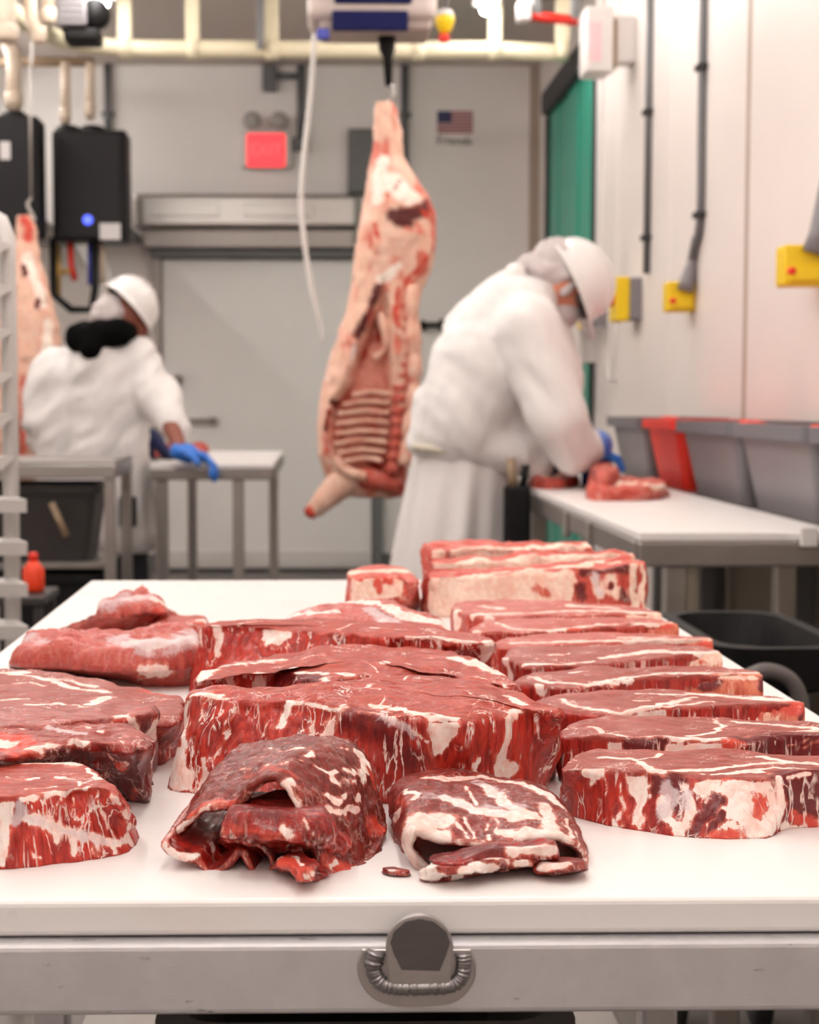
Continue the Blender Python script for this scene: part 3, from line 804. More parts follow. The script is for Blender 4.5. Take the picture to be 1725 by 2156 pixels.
# ------------------------------------------------------------------ steel cart with bins at far left
cy = 5.35
cx1 = kx(243, cy)
st = thing('steel_cart', 'stainless cart with a dark bin below, left behind the rack', 'cart', (cx1 - .3, cy + .25, 0))
zc = .925
box('cart_top', (cx1 - .75, cy, zc - .012), (cx1, cy + .5, zc), M_STEELD, st, .004, 1)
box('apron', (cx1 - .75, cy - .004, zc - .06), (cx1, cy + .02, zc - .0125), M_STEEL, st, .004, 1)
box('apron', (cx1 - .022, cy + .021, zc - .06), (cx1, cy + .5, zc - .0125), M_STEEL, st, .004, 1)
for lx in (cx1 - .02, cx1 - .72):
    for ly in (cy + .02, cy + .47):
        box('leg', (lx - .018, ly - .018, .0), (lx + .018, ly + .018, zc - .0605), M_STEEL, st, .003, 1)
box('shelf', (cx1 - .72, cy + .045, .56), (cx1 - .045, cy + .445, .58), M_STEELD, st, .003, 1)
box('shelf', (cx1 - .72, cy + .045, .08), (cx1 - .045, cy + .445, .1), M_STEELD, st, .003, 1)
tub('waste_bin', 'dark grey bin on the middle shelf of the left steel cart', cx1 - .62, cx1 - .06, cy + .06, cy + .42, .5805, .84, M_DKGREY, None, .03, 'bin', ribs=False)
tub('waste_bin', 'black bin at the bottom of the left steel cart', cx1 - .42, cx1 - .05, cy + .06, cy + .42, .1005, .54, M_BLACK, None, .02, 'bin', ribs=False)
a_ = [ony(u, v, cy + .03) for u, v in ((108, 1058), (140, 1130))]
tag(tube('scraper_handle', a_, .012, M_TAN, None, 8), 'tan handle leaning in front of the dark grey bin', 'handle')
p = ony(70, 1172, 4.4)
og = thing('spray_bottle', 'orange bottle standing low beside the white rack', 'bottle', (p[0], 4.4, .48))
zz = ony(70, 1245, 4.4)[2]
lathe('body', [(.028, zz), (.03, zz + .01), (.03, p[2] - .035), (.012, p[2] - .01)], M_ORANGE, og, (p[0], 4.4, 0), 16)
lathe('cap', [(.013, p[2] - .012), (.013, p[2] + .008), (.008, p[2] + .012)], M_RED, og, (p[0], 4.4, 0), 12)
sx = p[0]
stl = thing('step_stool', 'small dark stand below the orange bottle at the left', 'stand', (sx, 4.4, 0))
box('stand_top', (sx - .12, 4.28, zz - .025), (sx + .05, 4.52, zz - .001), M_DKGREY, stl, .004, 1)
for ax in (sx - .1, sx + .03):
    for ay in (4.3, 4.5):
        box('leg', (ax - .012, ay - .012, 0), (ax + .012, ay + .012, zz - .0255), M_DKGREY, stl, .002, 1)

# ------------------------------------------------------------------ pan rack at left edge
rd = 3.0
rk = thing('pan_rack', 'white aluminium pan rack with many ledges at the left edge', 'rack', (kx(-150, rd), rd, 0))
xr1 = kx(41, rd); xr0 = kx(8, rd)
zr = lambda v, d=rd: CAM_H - (v - 845) * d / F_PX
w = (xr1 - xr0) / 2
xl = xr0 - .42
top = zr(452)
fp = [(xr0 + w, rd, 0.02), (xr0 + w, rd, top - .1), (xr0 + w, rd, top - .05), (xr0 + w - .012, rd, top - .018), (xr0 + w - .045, rd, top), (xr0 - .2, rd, top), (xl + .06, rd, top), (xl + .02, rd, top - .02), (xl, rd, top - .06), (xl, rd, .02)]
tube('end_frame', fp, w * 1.05, M_ALU, rk, 8)
fb = [(x, y - .45, z) for x, y, z in fp]
tube('end_frame', fb, w * 1.05, M_ALU, rk, 8)
vs = [521, 609, 697, 786, 872, 958, 1043, 1130, 1215, 1302, 1390, 1478, 1566]
for v in vs:
    z = zr(v)
    wid = .0 if v < 1000 else .028
    for yf, yb in ((rd - .11, rd - w * .9), (rd - .45 + w * .9, rd - .36)):
        bm = bmesh.new()
        front = yf if yb < rd - .2 or True else yb
        q = [bm.verts.new(c) for c in ((xl - .01, yf, z), (xr1 + wid + (.006 if v > 1000 else -.012), yf, z), (xr1 - .006, yb, z), (xl - .01, yb, z))]
        f_ = bm.faces.new(q)
        r_ = bmesh.ops.extrude_face_region(bm, geom=[f_])
        for g_ in r_['geom']:
            if isinstance(g_, bmesh.types.BMVert): g_.co.z -= .024 if g_.co.y < yf + .001 else .006
        bm_out('ledge', bm, M_ALU, rk)
for y in (rd, rd - .45):
    for x in (xr0 + w, xl):
        lathe('caster', [(.01, -.01), (.045, -.01), (.045, .01), (.01, .01)], M_RUBBER, rk, (x, y, .045), 14, 'X')
# ------------------------------------------------------------------ meat shading
def meat_mat(name, top1=(172, 90, 80), top2=(140, 58, 48), side1=(188, 50, 36), side2=(124, 20, 15), marb=.5, streak=.5,
             fat1=(248, 232, 224), fat2=(244, 206, 194), rough=.42, coat=.25, fiber=(.22, 1, 1), frot=0.0, dark=(86, 14, 14)):
    nt = NT(name)
    o = nt.mapped()
    fat, tone, silver, drk, red = (nt.attr(a) for a in ('fat', 'tone', 'silver', 'dark', 'red'))
    fine = nt.noise(o, 900, 4, .65)
    mid = nt.noise(o, 160, 4, .6, .4)
    big = nt.noise(o, 34, 3, .55)
    fib = nt.noise(nt.mapped(fiber, (0, 0, frot)), 420, 4, .65, .3)
    stv = nt.mapped((1, 1, .13), (.0, .22, 0))
    stn = nt.noise(stv, 330, 4, .62, .2)
    stn2 = nt.noise(stv, 120, 4, .6, .6)
    gr = nt.math('ADD', nt.math('MULTIPLY', fib, .45), nt.math('ADD', nt.math('MULTIPLY', big, .25), nt.math('MULTIPLY', mid, .3)))
    ctop = nt.mix(nt.step(gr, .40, .62), lin(top2), lin(top1))
    ctop = nt.mix(nt.math('MULTIPLY', nt.step(fine, .56, .7), .32), ctop, lin((224, 158, 146)))
    ctop = nt.mix(nt.math('MULTIPLY', nt.step(fine, .46, .34), .3), ctop, lin((120, 40, 34)))
    cside = nt.mix(nt.step(nt.math('ADD', nt.math('MULTIPLY', stn, .5), nt.math('MULTIPLY', stn2, .5)), .36, .64), lin(side2), lin(side1))
    meat = nt.mix(tone, ctop, cside)
    meat = nt.mix(nt.step(nt.math('ADD', drk, nt.math('MULTIPLY', nt.math('SUBTRACT', mid, .5), .5)), .25, .75), meat, nt.mix(stn, lin(dark), tuple(x * 1.9 for x in lin(dark))))
    meat = nt.mix(nt.step(nt.math('ADD', red, nt.math('MULTIPLY', nt.math('SUBTRACT', mid, .5), .6)), .25, .75), meat, nt.mix(mid, lin((184, 32, 22)), lin((220, 92, 72))))
    # marbling: thin ridged veins on the cut, vertical streaks on the sides
    ridge = nt.math('ABSOLUTE', nt.math('SUBTRACT', nt.noise(o, 48, 5, .6, 1.1), .5))
    vein = nt.math('MULTIPLY', nt.math('SUBTRACT', 1.0, nt.step(ridge, .004, .017)), nt.step(nt.noise(o, 26, 2), .5, .6))
    vein = nt.math('MULTIPLY', vein, nt.math('MULTIPLY', nt.math('SUBTRACT', 1.0, tone), marb))
    ridge2 = nt.math('ABSOLUTE', nt.math('SUBTRACT', nt.noise(nt.mapped((1, 1, .16), (0, .22, 0)), 95, 4, .55, .5), .5))
    sv = nt.math('MULTIPLY', nt.math('SUBTRACT', 1.0, nt.step(ridge2, .005, .03)), nt.step(nt.noise(o, 40, 2, .5), .45, .58))
    sv = nt.math('MULTIPLY', sv, nt.math('MULTIPLY', tone, streak))
    inv = nt.math('SUBTRACT', 1.0, tone)
    fr = nt.math('ADD', nt.math('MULTIPLY', nt.math('MULTIPLY', nt.math('SUBTRACT', stn, .5), tone), 1.0), nt.math('MULTIPLY', nt.math('MULTIPLY', nt.math('SUBTRACT', fib, .5), inv), .7))
    fn = nt.math('ADD', fat, nt.math('ADD', nt.math('MULTIPLY', nt.math('SUBTRACT', mid, .5), .35), fr))
    core = nt.math('MAXIMUM', nt.step(fn, .47, .6), nt.math('MAXIMUM', vein, sv), clamp=True)
    fringe = nt.math('MULTIPLY', nt.step(fn, .22, .5), .5)
    cf = nt.mix(nt.step(nt.math('ADD', nt.math('MULTIPLY', big, .45), nt.math('MULTIPLY', mid, .55)), .44, .6), lin(fat1), lin(fat2))
    cf = nt.mix(nt.math('MULTIPLY', nt.step(stn2, .57, .7), .4), cf, lin((228, 142, 124)))
    col = nt.mix(core, nt.mix(fringe, meat, lin((222, 128, 108))), cf)
    fm = core
    sm = nt.step(nt.math('ADD', silver, nt.math('MULTIPLY', nt.math('SUBTRACT', nt.noise(nt.mapped((.3, 1, .5), (0, 0, .5)), 170, 5, .7, .5), .55), 1.6)), .45, .8)
    col = nt.mix(nt.math('MULTIPLY', sm, .7), col, nt.mix(mid, lin((206, 186, 192)), lin((226, 208, 206))))
    rg = nt.math('ADD', nt.math('MULTIPLY', nt.math('SUBTRACT', mid, .5), .35), nt.math('SUBTRACT', rough + .1, nt.math('MULTIPLY', tone, .08)))
    nt.out(Base_Color=col, Roughness=rg, Coat_Weight=nt.math('MULTIPLY_ADD', tone, coat * .9, .05 + coat * .25), Coat_Roughness=.2, Specular_IOR_Level=.3)
    h = nt.math('ADD', nt.math('MULTIPLY', fine, .5), nt.math('ADD', nt.math('MULTIPLY', nt.math('MULTIPLY', fib, nt.math('SUBTRACT', 1.0, tone)), .9), nt.math('MULTIPLY', nt.math('MULTIPLY', stn, tone), 1.4)))
    h = nt.math('ADD', h, nt.math('MULTIPLY', mid, .9))
    nt.bump(h, .55, .0012)
    return nt.m
MM = {
    'rib': meat_mat('ribeye_meat', marb=.8, streak=.8),
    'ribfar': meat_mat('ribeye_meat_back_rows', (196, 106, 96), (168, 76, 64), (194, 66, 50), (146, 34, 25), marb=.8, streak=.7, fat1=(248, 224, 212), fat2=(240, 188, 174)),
    'chuck': meat_mat('chuck_meat', (186, 82, 66), (148, 47, 36), (200, 56, 40), (136, 24, 17), marb=1.0, streak=1.0, frot=.15),
    'brown': meat_mat('dark_cut_meat', (176, 86, 76), (138, 54, 46), (152, 36, 28), (86, 12, 12), marb=.6, streak=.5, rough=.36, coat=.5),
    'pale': meat_mat('smooth_tenderloin_meat', (200, 104, 94), (172, 68, 58), (190, 74, 60), (150, 42, 33), marb=.3, streak=.2, rough=.34, coat=.5, fiber=(.5, 1, 1)),
    'fold': meat_mat('folded_skirt_meat', (146, 46, 32), (88, 20, 15), (146, 42, 29), (78, 14, 12), marb=.5, streak=.5, rough=.34, coat=.12),
    'inner': meat_mat('inner_fold_meat', (166, 34, 24), (100, 14, 12), (180, 36, 24), (104, 13, 11), marb=.2, streak=.5, rough=.3, coat=.6),
    'flank': meat_mat('flank_roll_meat', (150, 46, 34), (100, 23, 18), (150, 44, 33), (96, 21, 18), marb=.5, streak=.4, rough=.34, coat=.35, fat1=(242, 228, 220), fat2=(234, 202, 190)),
    'rack': meat_mat('rib_rack_meat', (212, 104, 90), (182, 68, 56), (204, 82, 66), (160, 42, 34), marb=.6, streak=.7, fat1=(248, 224, 206), fat2=(238, 194, 174)),
    'bone': meat_mat('rib_bone', (222, 160, 138), (206, 122, 100), (216, 122, 92), (176, 72, 52), marb=.2, streak=.5, fat1=(242, 212, 192), fat2=(230, 176, 154), rough=.4),
}
# ------------------------------------------------------------------ meat geometry
def chaikin(P, it):
    P = np.asarray(P, float)
    for _ in range(it):
        Q = np.roll(P, -1, 0)
        P = np.stack((P * .75 + Q * .25, P * .25 + Q * .75), 1).reshape(-1, P.shape[1])
    return P
def resample(P, n):
    Q = np.vstack((P, P[:1]))
    d = np.r_[0, np.cumsum(np.linalg.norm(np.diff(Q, axis=0), axis=1))]
    t = np.linspace(0, d[-1], n, endpoint=False)
    return np.stack([np.interp(t, d, Q[:, k]) for k in range(Q.shape[1])], 1)
def order(P, c):
    A = np.sum(P[:, 0] * np.roll(P[:, 1], -1) - np.roll(P[:, 0], -1) * P[:, 1])
    if A < 0: P = P[::-1]
    k = np.argmin(P[:, 0] - c[0])
    return np.roll(P, -k, 0)
def seg_dist(P, a, b):
    ab = b - a
    t = np.clip(((P - a) @ ab) / (ab @ ab + 1e-12), 0, 1)
    return np.linalg.norm(P - (a + t[:, None] * ab), axis=1)
def poly_sd(P, poly):
    d = np.full(len(P), 1e9); ins = np.zeros(len(P), bool)
    n = len(poly)
    for i in range(n):
        a, b = poly[i], poly[(i + 1) % n]
        d = np.minimum(d, seg_dist(P, a, b))
        c = (a[1] > P[:, 1]) != (b[1] > P[:, 1])
        with np.errstate(divide='ignore', invalid='ignore'):
            ins ^= c & (P[:, 0] < (b[0] - a[0]) * (P[:, 1] - a[1]) / (b[1] - a[1] + 1e-15) + a[0])
    return np.where(ins, d, -d)
CH = {'f': 'fat', 'd': 'dark', 's': 'silver', 'r': 'red', 't': 'tone'}
def surface_points(pts, V, pr):
    out = []
    P = np.asarray(pts, float)
    D = [P[0]]
    for a, b in zip(P[:-1], P[1:]):
        n = max(1, int(np.hypot(*(b - a)) / 14))
        D += [a + (b - a) * k / n for k in range(1, n + 1)]
    for q in D:
        d = np.hypot(pr[:, 0] - q[0], pr[:, 1] - q[1])
        near = np.where(d < max(5.0, d.min() * 1.2))[0]
        out.append(V[near[np.argmin(pr[near, 2] + d[near] * .0004)]])
    return np.array(out)
def paint(V, A, ops, top_w, seed, wob=.0022):
    """mark fat, silver skin, dark and fresh-red areas on the surface (distances measured in metres on the piece)"""
    pr = project(V)
    W = V + wob * np.stack([fbm(V * 110 + 5 * k, seed + 40 + k, 2) for k in range(3)], 1)
    for op in ops:
        ch, pts = op[0], op[1]
        w = op[2] if len(op) > 2 else .003
        val = op[3] if len(op) > 3 else 1.0
        if len(ch) > 1 and ch[1] in 'TS':
            q = surface_points(pts, V, pr) if len(op) <= 4 else None
            q = np.array([surface_points([p], V, pr)[0] for p in pts])
            ax = (0, 1) if ch[1] == 'T' else (0, 2)
            sd = poly_sd(W[:, ax], q[:, ax])
            fld = np.clip(.5 + sd / (2 * .0025), 0, 1)
            fld = fld * (top_w if ch[1] == 'T' else 1 - top_w)
        else:
            q = surface_points(pts, V, pr)
            d = np.full(len(V), 1e9)
            if len(q) == 1: d = np.linalg.norm(W - q[0], axis=1)
            for a, b in zip(q[:-1], q[1:]): d = np.minimum(d, seg_dist(W, a, b))
            soft = max(w * .7, .0016)
            fld = np.clip(.5 + (w - d) / (2 * soft), 0, 1)
        if ch[0] == 'x':
            for k in A:
                if k != 'tone': A[k] = np.minimum(A[k], 1 - fld)
        else:
            k = CH[ch[0]]
            A[k] = np.maximum(A[k], fld * val)
            if k in ('red', 'dark') and val >= .6: A['fat'] = np.minimum(A['fat'], 1 - fld * val)
def finish(name, V, Fc, A, mat, parent=None):
    c = np.array((V[:, 0].mean(), V[:, 1].mean(), ZT))
    me = meshd(name, V - c, Fc)
    for k, a in A.items():
        at = me.attributes.new(k, 'FLOAT', 'POINT')
        at.data.foreach_set('value', np.ascontiguousarray(a, dtype=np.float32))
    o = bpy.data.objects.new(name, me); COL.objects.link(o)
    me.materials.append(mat)
    me.polygons.foreach_set('use_smooth', [True] * len(me.polygons))
    o.location = c
    if parent is not None:
        o.parent = parent
        o.location = Vector(c) - parent.location
    return o
def slab(name, top, zt, mat, base=None, zb=None, N=300, rows=16, rings=36, bevel=(.004, .004), crown=0.0, ramp=0.0, side_amp=.0016,
         top_amp=.0007, edge=.0018, seed=1, ops=(), seam=None, strips=None, tone0=1.0, smooth=1, parent=None, tilt=(0, 0), under=.0, topf=110, xy=False):
    zb = ZT if zb is None else zb
    T = np.array(top, float) if xy else np.array([onz(u, v, zt)[:2] for u, v in top])
    c0 = T.mean(0)
    T = order(resample(chaikin(T, smooth), N), c0)
    if base is not None:
        B = np.array([onz(u, v, zb)[:2] for u, v in base])
        B = order(resample(chaikin(B, smooth), N), B.mean(0))
    else:
        B = T.copy()
    rg = np.random.RandomState(seed)
    def wobble(P, amp, s):
        Q = np.c_[P * 45, np.full(len(P), s * 3.7)]
        n1 = fbm(Q, seed + s, 3); n2 = fbm(Q + 50, seed + s + 9, 3)
        return P + amp * np.stack((n1, n2), 1)
    T = wobble(T, edge, 1); B = wobble(B, edge * 1.4, 2)
    cT, cB = T.mean(0), B.mean(0)
    t = zt - zb
    bw_, bh = bevel
    L, topw = [], []
    nrm = lambda P: (lambda d: np.stack((d[:, 1], -d[:, 0]), 1) / (np.linalg.norm(d, axis=1)[:, None] + 1e-9))(np.roll(P, -1, 0) - np.roll(P, 1, 0))
    n2 = nrm(T)
    for j in range(rows):
        s = j / rows
        P = B * (1 - s) + T * s - n2 * under * (1 - s) ** 2 * 0
        L.append(np.c_[P, np.full(N, zb + s * (t - bh))]); topw.append(np.zeros(N))
    rad = np.linalg.norm(T - cT, axis=1)
    for j in range(7):
        th = PI / 2 * j / 6
        fr = np.minimum(bw_ * (1 - math.cos(th)) / rad, .97)[:, None]
        P = T + (cT - T) * fr
        L.append(np.c_[P, np.full(N, zb + t - bh + bh * math.sin(th))]); topw.append(np.full(N, min(1, j / 4)))
    f0 = np.minimum(bw_ / rad, .97)
    for j in range(1, rings):
        q = (j / rings)
        fr = f0 + (1 - f0) * q
        P = T + (cT - T) * fr[:, None]
        L.append(np.c_[P, np.full(N, zt)]); topw.append(np.ones(N))
    G = np.array(L); R_, n = G.shape[0], N
    V = G.reshape(-1, 3)
    TW = np.array(topw).reshape(-1)
    sidew = 1 - TW
    # local crown of the upper face
    nt_ = np.repeat(np.arange(R_), n)
    q = np.clip((nt_ - rows - 6) / max(rings, 1), 0, 1)
    V[:, 2] += crown * (1 - (1 - q) ** 2)
    V[:, 2] += TW * ((V[:, 0] - cT[0]) * tilt[0] + (V[:, 1] - cT[1]) * tilt[1])
    nn = np.tile(n2, (R_, 1))
    hgt = np.clip((V[:, 2] - zb) / max(t, 1e-4), 0, 1)
    d = side_amp * (fbm(np.c_[V[:, :2] * 150, V[:, 2] * 22], seed + 3, 3) + 1.3 * fbm(V * 42, seed + 4, 2)) * np.minimum(1, hgt * 3 + .2)
    V[:, :2] += nn * (d * sidew)[:, None]
    dt = top_amp * (fbm(V * np.array((topf * .4, topf, topf)), seed + 5, 4) + 2.2 * fbm(V * 30, seed + 6, 2))
    V[:, 2] += dt * TW
    cen = len(V)
    tip = G[-1].mean(0); tip[2] = V[(R_ - 1) * n:(R_) * n, 2].mean()
    V = np.vstack((V, tip, (cB[0], cB[1], zb)))
    TW = np.r_[TW, 1, 0]
    Fc = []
    idx = np.arange(R_ * n).reshape(R_, n)
    a = idx[:-1]; b = np.roll(idx, -1, 1)[:-1]; c_ = np.roll(idx, -1, 1)[1:]; d_ = idx[1:]
    Fc = np.stack((a, b, c_, d_), -1).reshape(-1, 4).tolist()
    Fc += [(idx[-1, i], idx[-1, (i + 1) % n], cen) for i in range(n)]
    Fc += [(idx[0, (i + 1) % n], idx[0, i], cen + 1) for i in range(n)]
    m = len(V)
    A = {'fat': np.zeros(m), 'tone': (1 - TW) * tone0, 'silver': np.zeros(m), 'dark': np.zeros(m), 'red': np.zeros(m)}
    if seam:                                    # natural seams between muscles on the cut face
        cnt, w, sd = seam
        rs = np.random.RandomState(sd)
        lo, hi = V[:, :2].min(0), V[:, :2].max(0)
        S = rs.rand(cnt, 2) * (hi - lo) + lo
        W = V[:, :2] + .007 * np.stack((fbm(V * 38, sd, 2), fbm(V * 38 + 9, sd + 1, 2)), 1)
        D = np.sort(np.linalg.norm((W[:, None] - S[None]) * np.array((.8, 1.5)), axis=2), 1)
        e = D[:, 1] - D[:, 0]
        brk = np.clip(.6 + .9 * fbm(V * 45, sd + 3, 2), 0, 1)
        A['fat'] = np.maximum(A['fat'], np.clip(.5 + (w - e) / (2 * max(w, .0015)), 0, 1) * TW * brk)
    if strips:                                  # fat seams meeting the cut edge, running down the side
        cnt, w, sd = strips
        rs = np.random.RandomState(sd)
        x0, x1 = V[:, 0].min(), V[:, 0].max()
        for k in range(cnt):
            xs = x0 + (x1 - x0) * rs.rand(); sl = rs.uniform(-.5, .5); ww = w * rs.uniform(.4, 1.5)
            e = np.abs(V[:, 0] + .004 * fbm(V * np.array((60, 60, 45)), sd + k, 2) - xs - sl * (V[:, 2] - zb))
            A['fat'] = np.maximum(A['fat'], np.clip(.5 + (ww - e) / (2 * max(ww * .7, .0014)), 0, 1) * (1 - TW))
    paint(V, A, ops, TW, seed)
    return finish(name, V, Fc, A, mat, parent)
def sheet(name, rows_, thick, mat, nu=120, nv=60, seed=1, ops=(), amp=.001, parent=None, tone0=.6, rimfat=0.0, lump=.0, fine=.0):
    """thick bent sheet; rows_ = control rows of (px, py, depth) along the fold"""
    C = np.array([[ony(u, v, d) for u, v, d in r] for r in rows_])
    G1 = np.array([catmull(C[i], nv) for i in range(C.shape[0])])
    G = np.stack([catmull(G1[:, j], nu) for j in range(nv)], 1)
    du = np.gradient(G, axis=0); dv = np.gradient(G, axis=1)
    N_ = np.cross(du, dv); N_ /= np.linalg.norm(N_, axis=2)[:, :, None] + 1e-12
    mid = G[nu // 2, nv // 2]
    if N_[nu // 2, nv // 2] @ (CAMP - mid) < 0: N_ = -N_
    flat = G.reshape(-1, 3)
    d = amp * (fbm(flat * 70, seed, 3) + 1.2 * fbm(flat * 28, seed + 2, 2)) + lump * fbm(flat * 16, seed + 5, 2) + fine * fbm(flat * 190, seed + 7, 3)
    G = G + N_ * d.reshape(nu, nv)[:, :, None]
    tk = thick * (.85 + .35 * fbm(flat * 40, seed + 8, 2)).reshape(nu, nv)[:, :, None]
    inner = G - N_ * tk
    # rounded rim: outer, mid-rim loops are built by a small edge roll
    V = np.vstack((G.reshape(-1, 3), inner.reshape(-1, 3)))
    idx = np.arange(nu * nv).reshape(nu, nv); m = nu * nv
    a, b, c_, d_ = idx[:-1, :-1], idx[1:, :-1], idx[1:, 1:], idx[:-1, 1:]
    Fc = np.stack((a, b, c_, d_), -1).reshape(-1, 4).tolist()
    Fc += np.stack((a + m, d_ + m, c_ + m, b + m), -1).reshape(-1, 4).tolist()
    ring = list(idx[:, 0]) + list(idx[-1, 1:]) + list(idx[::-1, -1][1:]) + list(idx[0, ::-1][1:-1])
    k0 = len(V); RV = []
    cen = G.reshape(-1, 3)
    Nf = N_.reshape(-1, 3); Tk = tk.reshape(-1)
    for k, r in enumerate(ring):
        p_, q_ = ring[k - 1], ring[(k + 1) % len(ring)]
        tg = cen[q_] - cen[p_]
        o_ = np.cross(tg, Nf[r]); o_ /= np.linalg.norm(o_) + 1e-12
        i_, j_ = divmod(r, nv)
        ci, cj = min(max(i_, 2), nu - 3), min(max(j_, 2), nv - 3)
        if o_ @ (cen[r] - cen[ci * nv + cj]) < 0: o_ = -o_
        RV.append(cen[r] - Nf[r] * Tk[r] * .5 + o_ * Tk[r] * .45)
    V = np.vstack((V, np.array(RV)))
    for k in range(len(ring)):
        k2 = (k + 1) % len(ring)
        Fc.append((ring[k], k0 + k, k0 + k2, ring[k2])); Fc.append((ring[k] + m, ring[k2] + m, k0 + k2, k0 + k))
    M_ = len(V)
    A = {'fat': np.zeros(M_), 'tone': np.full(M_, tone0), 'silver': np.zeros(M_), 'dark': np.zeros(M_), 'red': np.zeros(M_)}
    A['fat'][k0:] = rimfat
    for k, r in enumerate(ring):
        A['fat'][r] = max(A['fat'][r], rimfat * .8)
    paint(V, A, ops, np.zeros(M_), seed)
    me_o = finish(name, V, Fc, A, mat, parent)
    bm = bmesh.new(); bm.from_mesh(me_o.data); bmesh.ops.recalc_face_normals(bm, faces=bm.faces[:]); bm.to_mesh(me_o.data); bm.free()
    return me_o
# ------------------------------------------------------------------ bone-in rib steaks, right column
ZR = ZT + .034
steaks = []
def ribeye(lab, top, base, ops, seed, mat='rib', zt=ZR, N=300, bone=None, **kw):
    o = slab('rib_steak', top, zt, MM[mat], base, N=N, seed=seed, ops=ops, **kw)
    tag(o, lab, 'steak', 'bone-in rib steaks in the right-hand row')
    if bone:
        (pts, r, bops) = bone
        us, vtop = pts                      # rib lies along the front edge of the tail, its top flush with the cut face
        dep = (CAM_H - zt) * F_PX / (vtop - 845) - .011
        P = [(ony(u, 1400, dep)[0], dep + .002 * math.sin(i), ZT + .0172) for i, u in enumerate(us)]
        Cc = catmull(P, 40)
        n = 20
        Vb, Fb = [], []
        V2, F2 = tube_geo(Cc, r, 18)
        V2 = np.array(V2); ctr = np.repeat(Cc, 18, 0)
        off = V2 - ctr
        off[:, 1] *= .6
        V2 = ctr + off + .0007 * np.stack([fbm(V2 * 90 + k * 9, seed + k, 3) for k in range(3)], 1)
        V2[:, 2] = np.maximum(V2[:, 2], ZT + .0003)
        m = len(V2)
        A = {'fat': np.clip(.25 + .5 * fbm(V2 * np.array((26, 40, 60)), seed + 3, 2), 0, 1), 'tone': np.ones(m), 'silver': np.zeros(m), 'dark': np.zeros(m), 'red': np.zeros(m)}
        paint(V2, A, bops, np.zeros(m), seed)
        finish('rib_bone', V2, F2, A, MM['bone'], o)
    return o
r1_top = [(1178, 1620), (1190, 1600), (1222, 1581), (1265, 1577), (1408, 1580), (1500, 1578), (1625, 1585), (1725, 1589), (1830, 1598), (1900, 1612), (1900, 1628), (1725, 1626), (1642, 1633), (1607, 1637), (1484, 1631), (1390, 1628), (1314, 1625), (1234, 1617)]
r1_base = [(1180, 1702), (1200, 1690), (1265, 1685), (1408, 1684), (1625, 1686), (1830, 1690), (1905, 1698), (1905, 1735), (1725, 1742), (1645, 1748), (1622, 1765), (1582, 1767), (1448, 1766), (1303, 1743), (1227, 1727)]
ribeye('thick bone-in rib steak nearest the front on the right of the board', r1_top, r1_base, [
    ('f', [(1262, 1590), (1335, 1593), (1352, 1603), (1372, 1615), (1392, 1624)], .0028), ('f', [(1340, 1595), (1378, 1590), (1392, 1582)], .0018),
    ('f', [(1392, 1624), (1440, 1617), (1500, 1616), (1560, 1607), (1640, 1601)], .0026), ('f', [(1440, 1617), (1480, 1625)], .0013),
    ('f', [(1600, 1588), (1645, 1597), (1725, 1606), (1850, 1612)], .003), ('f', [(1560, 1620), (1640, 1612), (1725, 1615)], .0018),
    ('f', [(1500, 1626), (1600, 1622), (1660, 1628)], .0022),
    ('fS', [(1313, 1627), (1362, 1632), (1372, 1660), (1356, 1700), (1342, 1746), (1322, 1740), (1334, 1690), (1322, 1655)]),
    ('f', [(1238, 1620), (1252, 1632), (1262, 1622)], .003), ('f', [(1254, 1632), (1240, 1660)], .0012), ('f', [(1270, 1622), (1276, 1650), (1272, 1690)], .0008), ('f', [(1308, 1630), (1306, 1738)], .001),
    ('f', [(1290, 1720), (1296, 1736)], .003, .8), ('f', [(1338, 1690), (1350, 1720), (1335, 1700)], .0015),
    ('s', [(1400, 1655), (1412, 1690), (1396, 1710)], .006), ('s', [(1448, 1670), (1445, 1695)], .005), ('d', [(1418, 1640), (1432, 1672), (1425, 1690)], .006), ('d', [(1385, 1640), (1378, 1668)], .004),
    ('f', [(1396, 1690), (1404, 1725), (1432, 1745)], .004), ('f', [(1437, 1655), (1456, 1690), (1448, 1735), (1440, 1755)], .003),
    ('fS', [(1455, 1640), (1560, 1636), (1636, 1634), (1640, 1750), (1620, 1762), (1585, 1764), (1576, 1740), (1520, 1720), (1490, 1690), (1462, 1664)]),
    ('fS', [(1500, 1735), (1545, 1728), (1582, 1745), (1580, 1764), (1500, 1764)]),
    ('d', [(1510, 1690), (1480, 1725), (1460, 1752)], .0055), ('d', [(1525, 1718), (1500, 1750)], .003), ('x', [(1500, 1696), (1470, 1750)], .004),
    ('d', [(1505, 1692), (1468, 1748)], .004), ('r', [(1590, 1680), (1608, 1690), (1600, 1708)], .0055, .8), ('r', [(1515, 1758), (1545, 1754)], .004, .8), ('r', [(1570, 1750), (1572, 1758)], .003, .8), ('r', [(1540, 1640), (1520, 1650)], .003, .6),
    ('d', [(1660, 1650), (1690, 1690), (1725, 1650), (1725, 1690), (1670, 1700)], .012), ('f', [(1642, 1640), (1648, 1690), (1644, 1745)], .003), ('f', [(1650, 1742), (1725, 1735)], .003, .9), ('r', [(1670, 1715), (1700, 1722), (1712, 1736)], .004), ('f', [(1665, 1642), (1700, 1632)], .002)],
    11, edge=.0012, side_amp=.0013, rows=26, rings=46, N=420)
